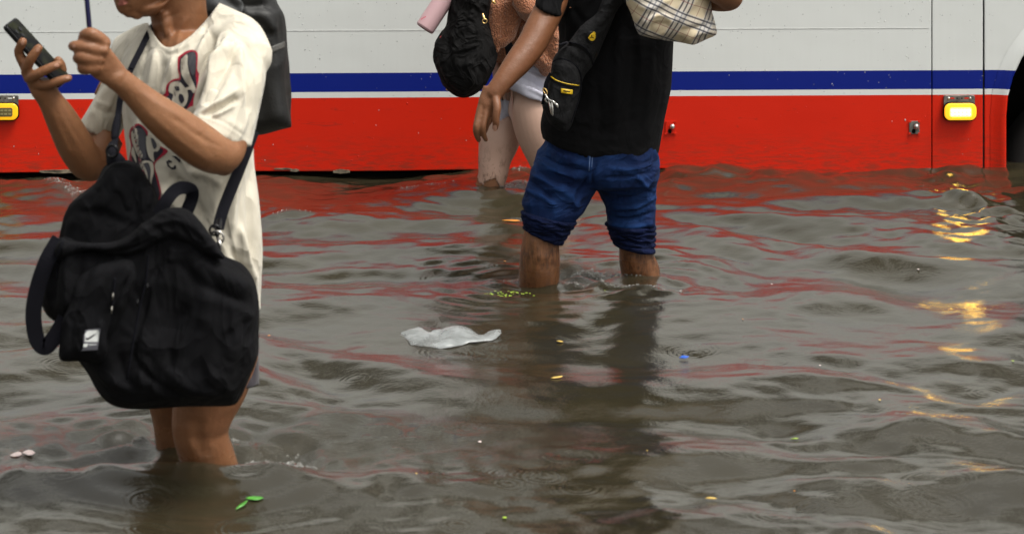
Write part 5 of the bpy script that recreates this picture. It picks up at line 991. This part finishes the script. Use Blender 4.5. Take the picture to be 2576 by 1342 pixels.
# ================================================================ rubbish and leaves afloat
def floater(name, px, py, outline, mat, label, cat, lift=.004, amp=.004, group=None, thick=.0012, seed=0):
    """outline in metres (x, away) around the point"""
    g = G(px, py); sc_ = 1000.0; vs, fs, dd = tri_poly([(a*sc_, b*sc_) for a, b in outline], max(3, max(abs(q) for o_ in outline for q in o_)*sc_/9), .2); bm = bmesh.new()
    vv = [bm.verts.new((g.x+x/sc_, g.y+y/sc_, wz(g.x+x/sc_, g.y+y/sc_)+lift+amp*noise.noise(Vector((x*.02+seed, y*.02, seed*3.1)))+amp*.5*min(1, q/12))) for (x, y), q in zip(vs, dd)]
    for f in fs: bm.faces.new([vv[i] for i in f])
    o = build(name, bm, mat); m = o.modifiers.new('t', 'SOLIDIFY'); m.thickness = thick; m.offset = 0; return tag(o, label, cat, group)
t = NT('wet_milky_plastic'); t.l(t.ramp(t.noise(12, 4), [(.35, (.30, .32, .32)), (.65, (.50, .53, .54))]), t.p.inputs['Base Color']); t.p.inputs['Roughness'].default_value = .3; t.l(t.ramp(t.noise(9, 4, .6), [(.36, .25), (.66, .75)]), t.p.inputs['Alpha']); t.p.inputs['Transmission Weight'].default_value = .15
g = G(1130, 845); sc0 = F/g.y; fs_ = g.y/H
def gx(x, y): q = G(x, y); return (q.x-g.x, q.y-g.y)
out = [gx(*q) for q in ((1002, 836), (1030, 828), (1062, 826), (1082, 832), (1110, 828), (1150, 826), (1200, 836), (1240, 834), (1263, 833), (1258, 840), (1225, 850), (1180, 856), (1130, 862), (1070, 862), (1030, 856))]
out = [(x+rng.normal(0, .0025), y+rng.normal(0, .006)) for a_, b_ in zip(out, out[1:]+out[:1]) for x, y in (a_, ((a_[0]*2+b_[0])/3, (a_[1]*2+b_[1])/3), ((a_[0]+b_[0]*2)/3, (a_[1]+b_[1]*2)/3))]
pb = floater('plastic_bag', 1130, 845, out, t.m, 'crumpled milky plastic bag floating in front of the jeans wearer', 'plastic bag', .003, .006, seed=3)
me = pb.data; co = getco(me); px, py = proj(co); d_, t_, _ = segdist(px, py, [(1105, 836), (1140, 838), (1185, 842)]); co[:, 2] += .013*np.exp(-(d_/22)**2)*(np.interp(px, [1095, 1135, 1150, 1215], [0, .9, 1, 0])); d_, t_, _ = segdist(px, py, [(1225, 838), (1256, 834)]); co[:, 2] += .006*np.exp(-(d_/8)**2); setco(me, co); rumple(pb, 22, .0015, 5)
grn = plain('bright_green_leaf', (.07, .30, .03), .4, var=.2); org = plain('orange_leaf', (.55, .20, .02), .5); ylw = plain('yellow_leaf', (.62, .42, .10), .5); lim = plain('lime_leaf', (.30, .45, .04), .5); blu = plain('blue_plastic', (.03, .11, .50), .35, var=.05); wht = plain('white_petal', (.75, .62, .60), .5, var=.08)
def leaf(L, W, a=0.0):
    pts = [(-L, 0), (-L*.5, W*.7), (0, W), (L*.6, W*.7), (L, 0), (L*.5, -W*.8), (-.1*L, -W), (-L*.6, -W*.5)]; c_, s_ = math.cos(a), math.sin(a); return [(x*c_-y*s_, x*s_+y*c_) for x, y in pts]
floater('leaf', 640, 1273, leaf(.019, .009, .3), grn, 'bright green leaf floating closest to the near person\'s shins', 'leaf', seed=1); floater('leaf', 608, 1283, leaf(.018, .004, .9), grn, 'thin green leaf stem trailing beside the bright green leaf', 'leaf', seed=2)
floater('leaf', 1285, 561, leaf(.030, .028, 0), org, 'orange brown leaf floating left of the rolled jeans', 'leaf', .006, seed=4); floater('wrapper', 1720, 886, leaf(.013, .014, .2), blu, 'small blue plastic scrap on the grey water', 'wrapper', .005, seed=5)
floater('leaf', 1400, 960, leaf(.010, .018, -.9), ylw, 'yellow leaf sliver in the dark reflection of the man', 'leaf', seed=6); floater('leaf', 1408, 852, leaf(.009, .010), ylw, 'small pale leaf scrap in the upper part of the man\'s reflection', 'leaf', seed=7)
pb2 = floater('petal', 40, 1167, leaf(.013, .020), wht, 'pale pink petal floating at the far left, left one of a pair', 'petal', seed=8); floater('petal', 72, 1163, leaf(.014, .018, .2), wht, 'larger pale pink petal floating at the far left, right one of a pair', 'petal', seed=9)
floater('leaf', 1998, 1080, leaf(.009, .014), lim, 'small lime leaf on the dark swell at lower right', 'leaf', seed=10); floater('leaf', 1788, 1243, leaf(.012, .010), ylw, 'small yellowish leaf scrap nearest the bottom edge right of centre', 'leaf', seed=11)
mats = [ylw, lim, org, wht]; bm_ = {}
for k in range(56):
    # scraps too small and many to name: one sprinkling of litter
    px_, py_ = (rng.normal(1272, 30), rng.normal(742, 5)) if k < 40 else (rng.uniform(0, 2560), rng.uniform(560, 1330)); g = G(px_, py_); r = rng.uniform(.002, .005); bm = bm_.setdefault(1 if k < 40 else (k % 4), bmesh.new())
    vs = [bm.verts.new((g.x+r*math.cos(a)*rng.uniform(.6, 1.3), g.y+r*1.6*math.sin(a), wz(g.x, g.y)+.0025)) for a in (0, 1.2, 2.4, 3.6, 5)]; bm.faces.new(vs)
for k, bm in bm_.items():
    o = build('litter', bm, mats[k]); tag(o, ('sprinkle of tiny %s scraps drifting on the flood' % ('yellow', 'lime green', 'orange', 'white')[k]), 'litter', None, 'stuff')
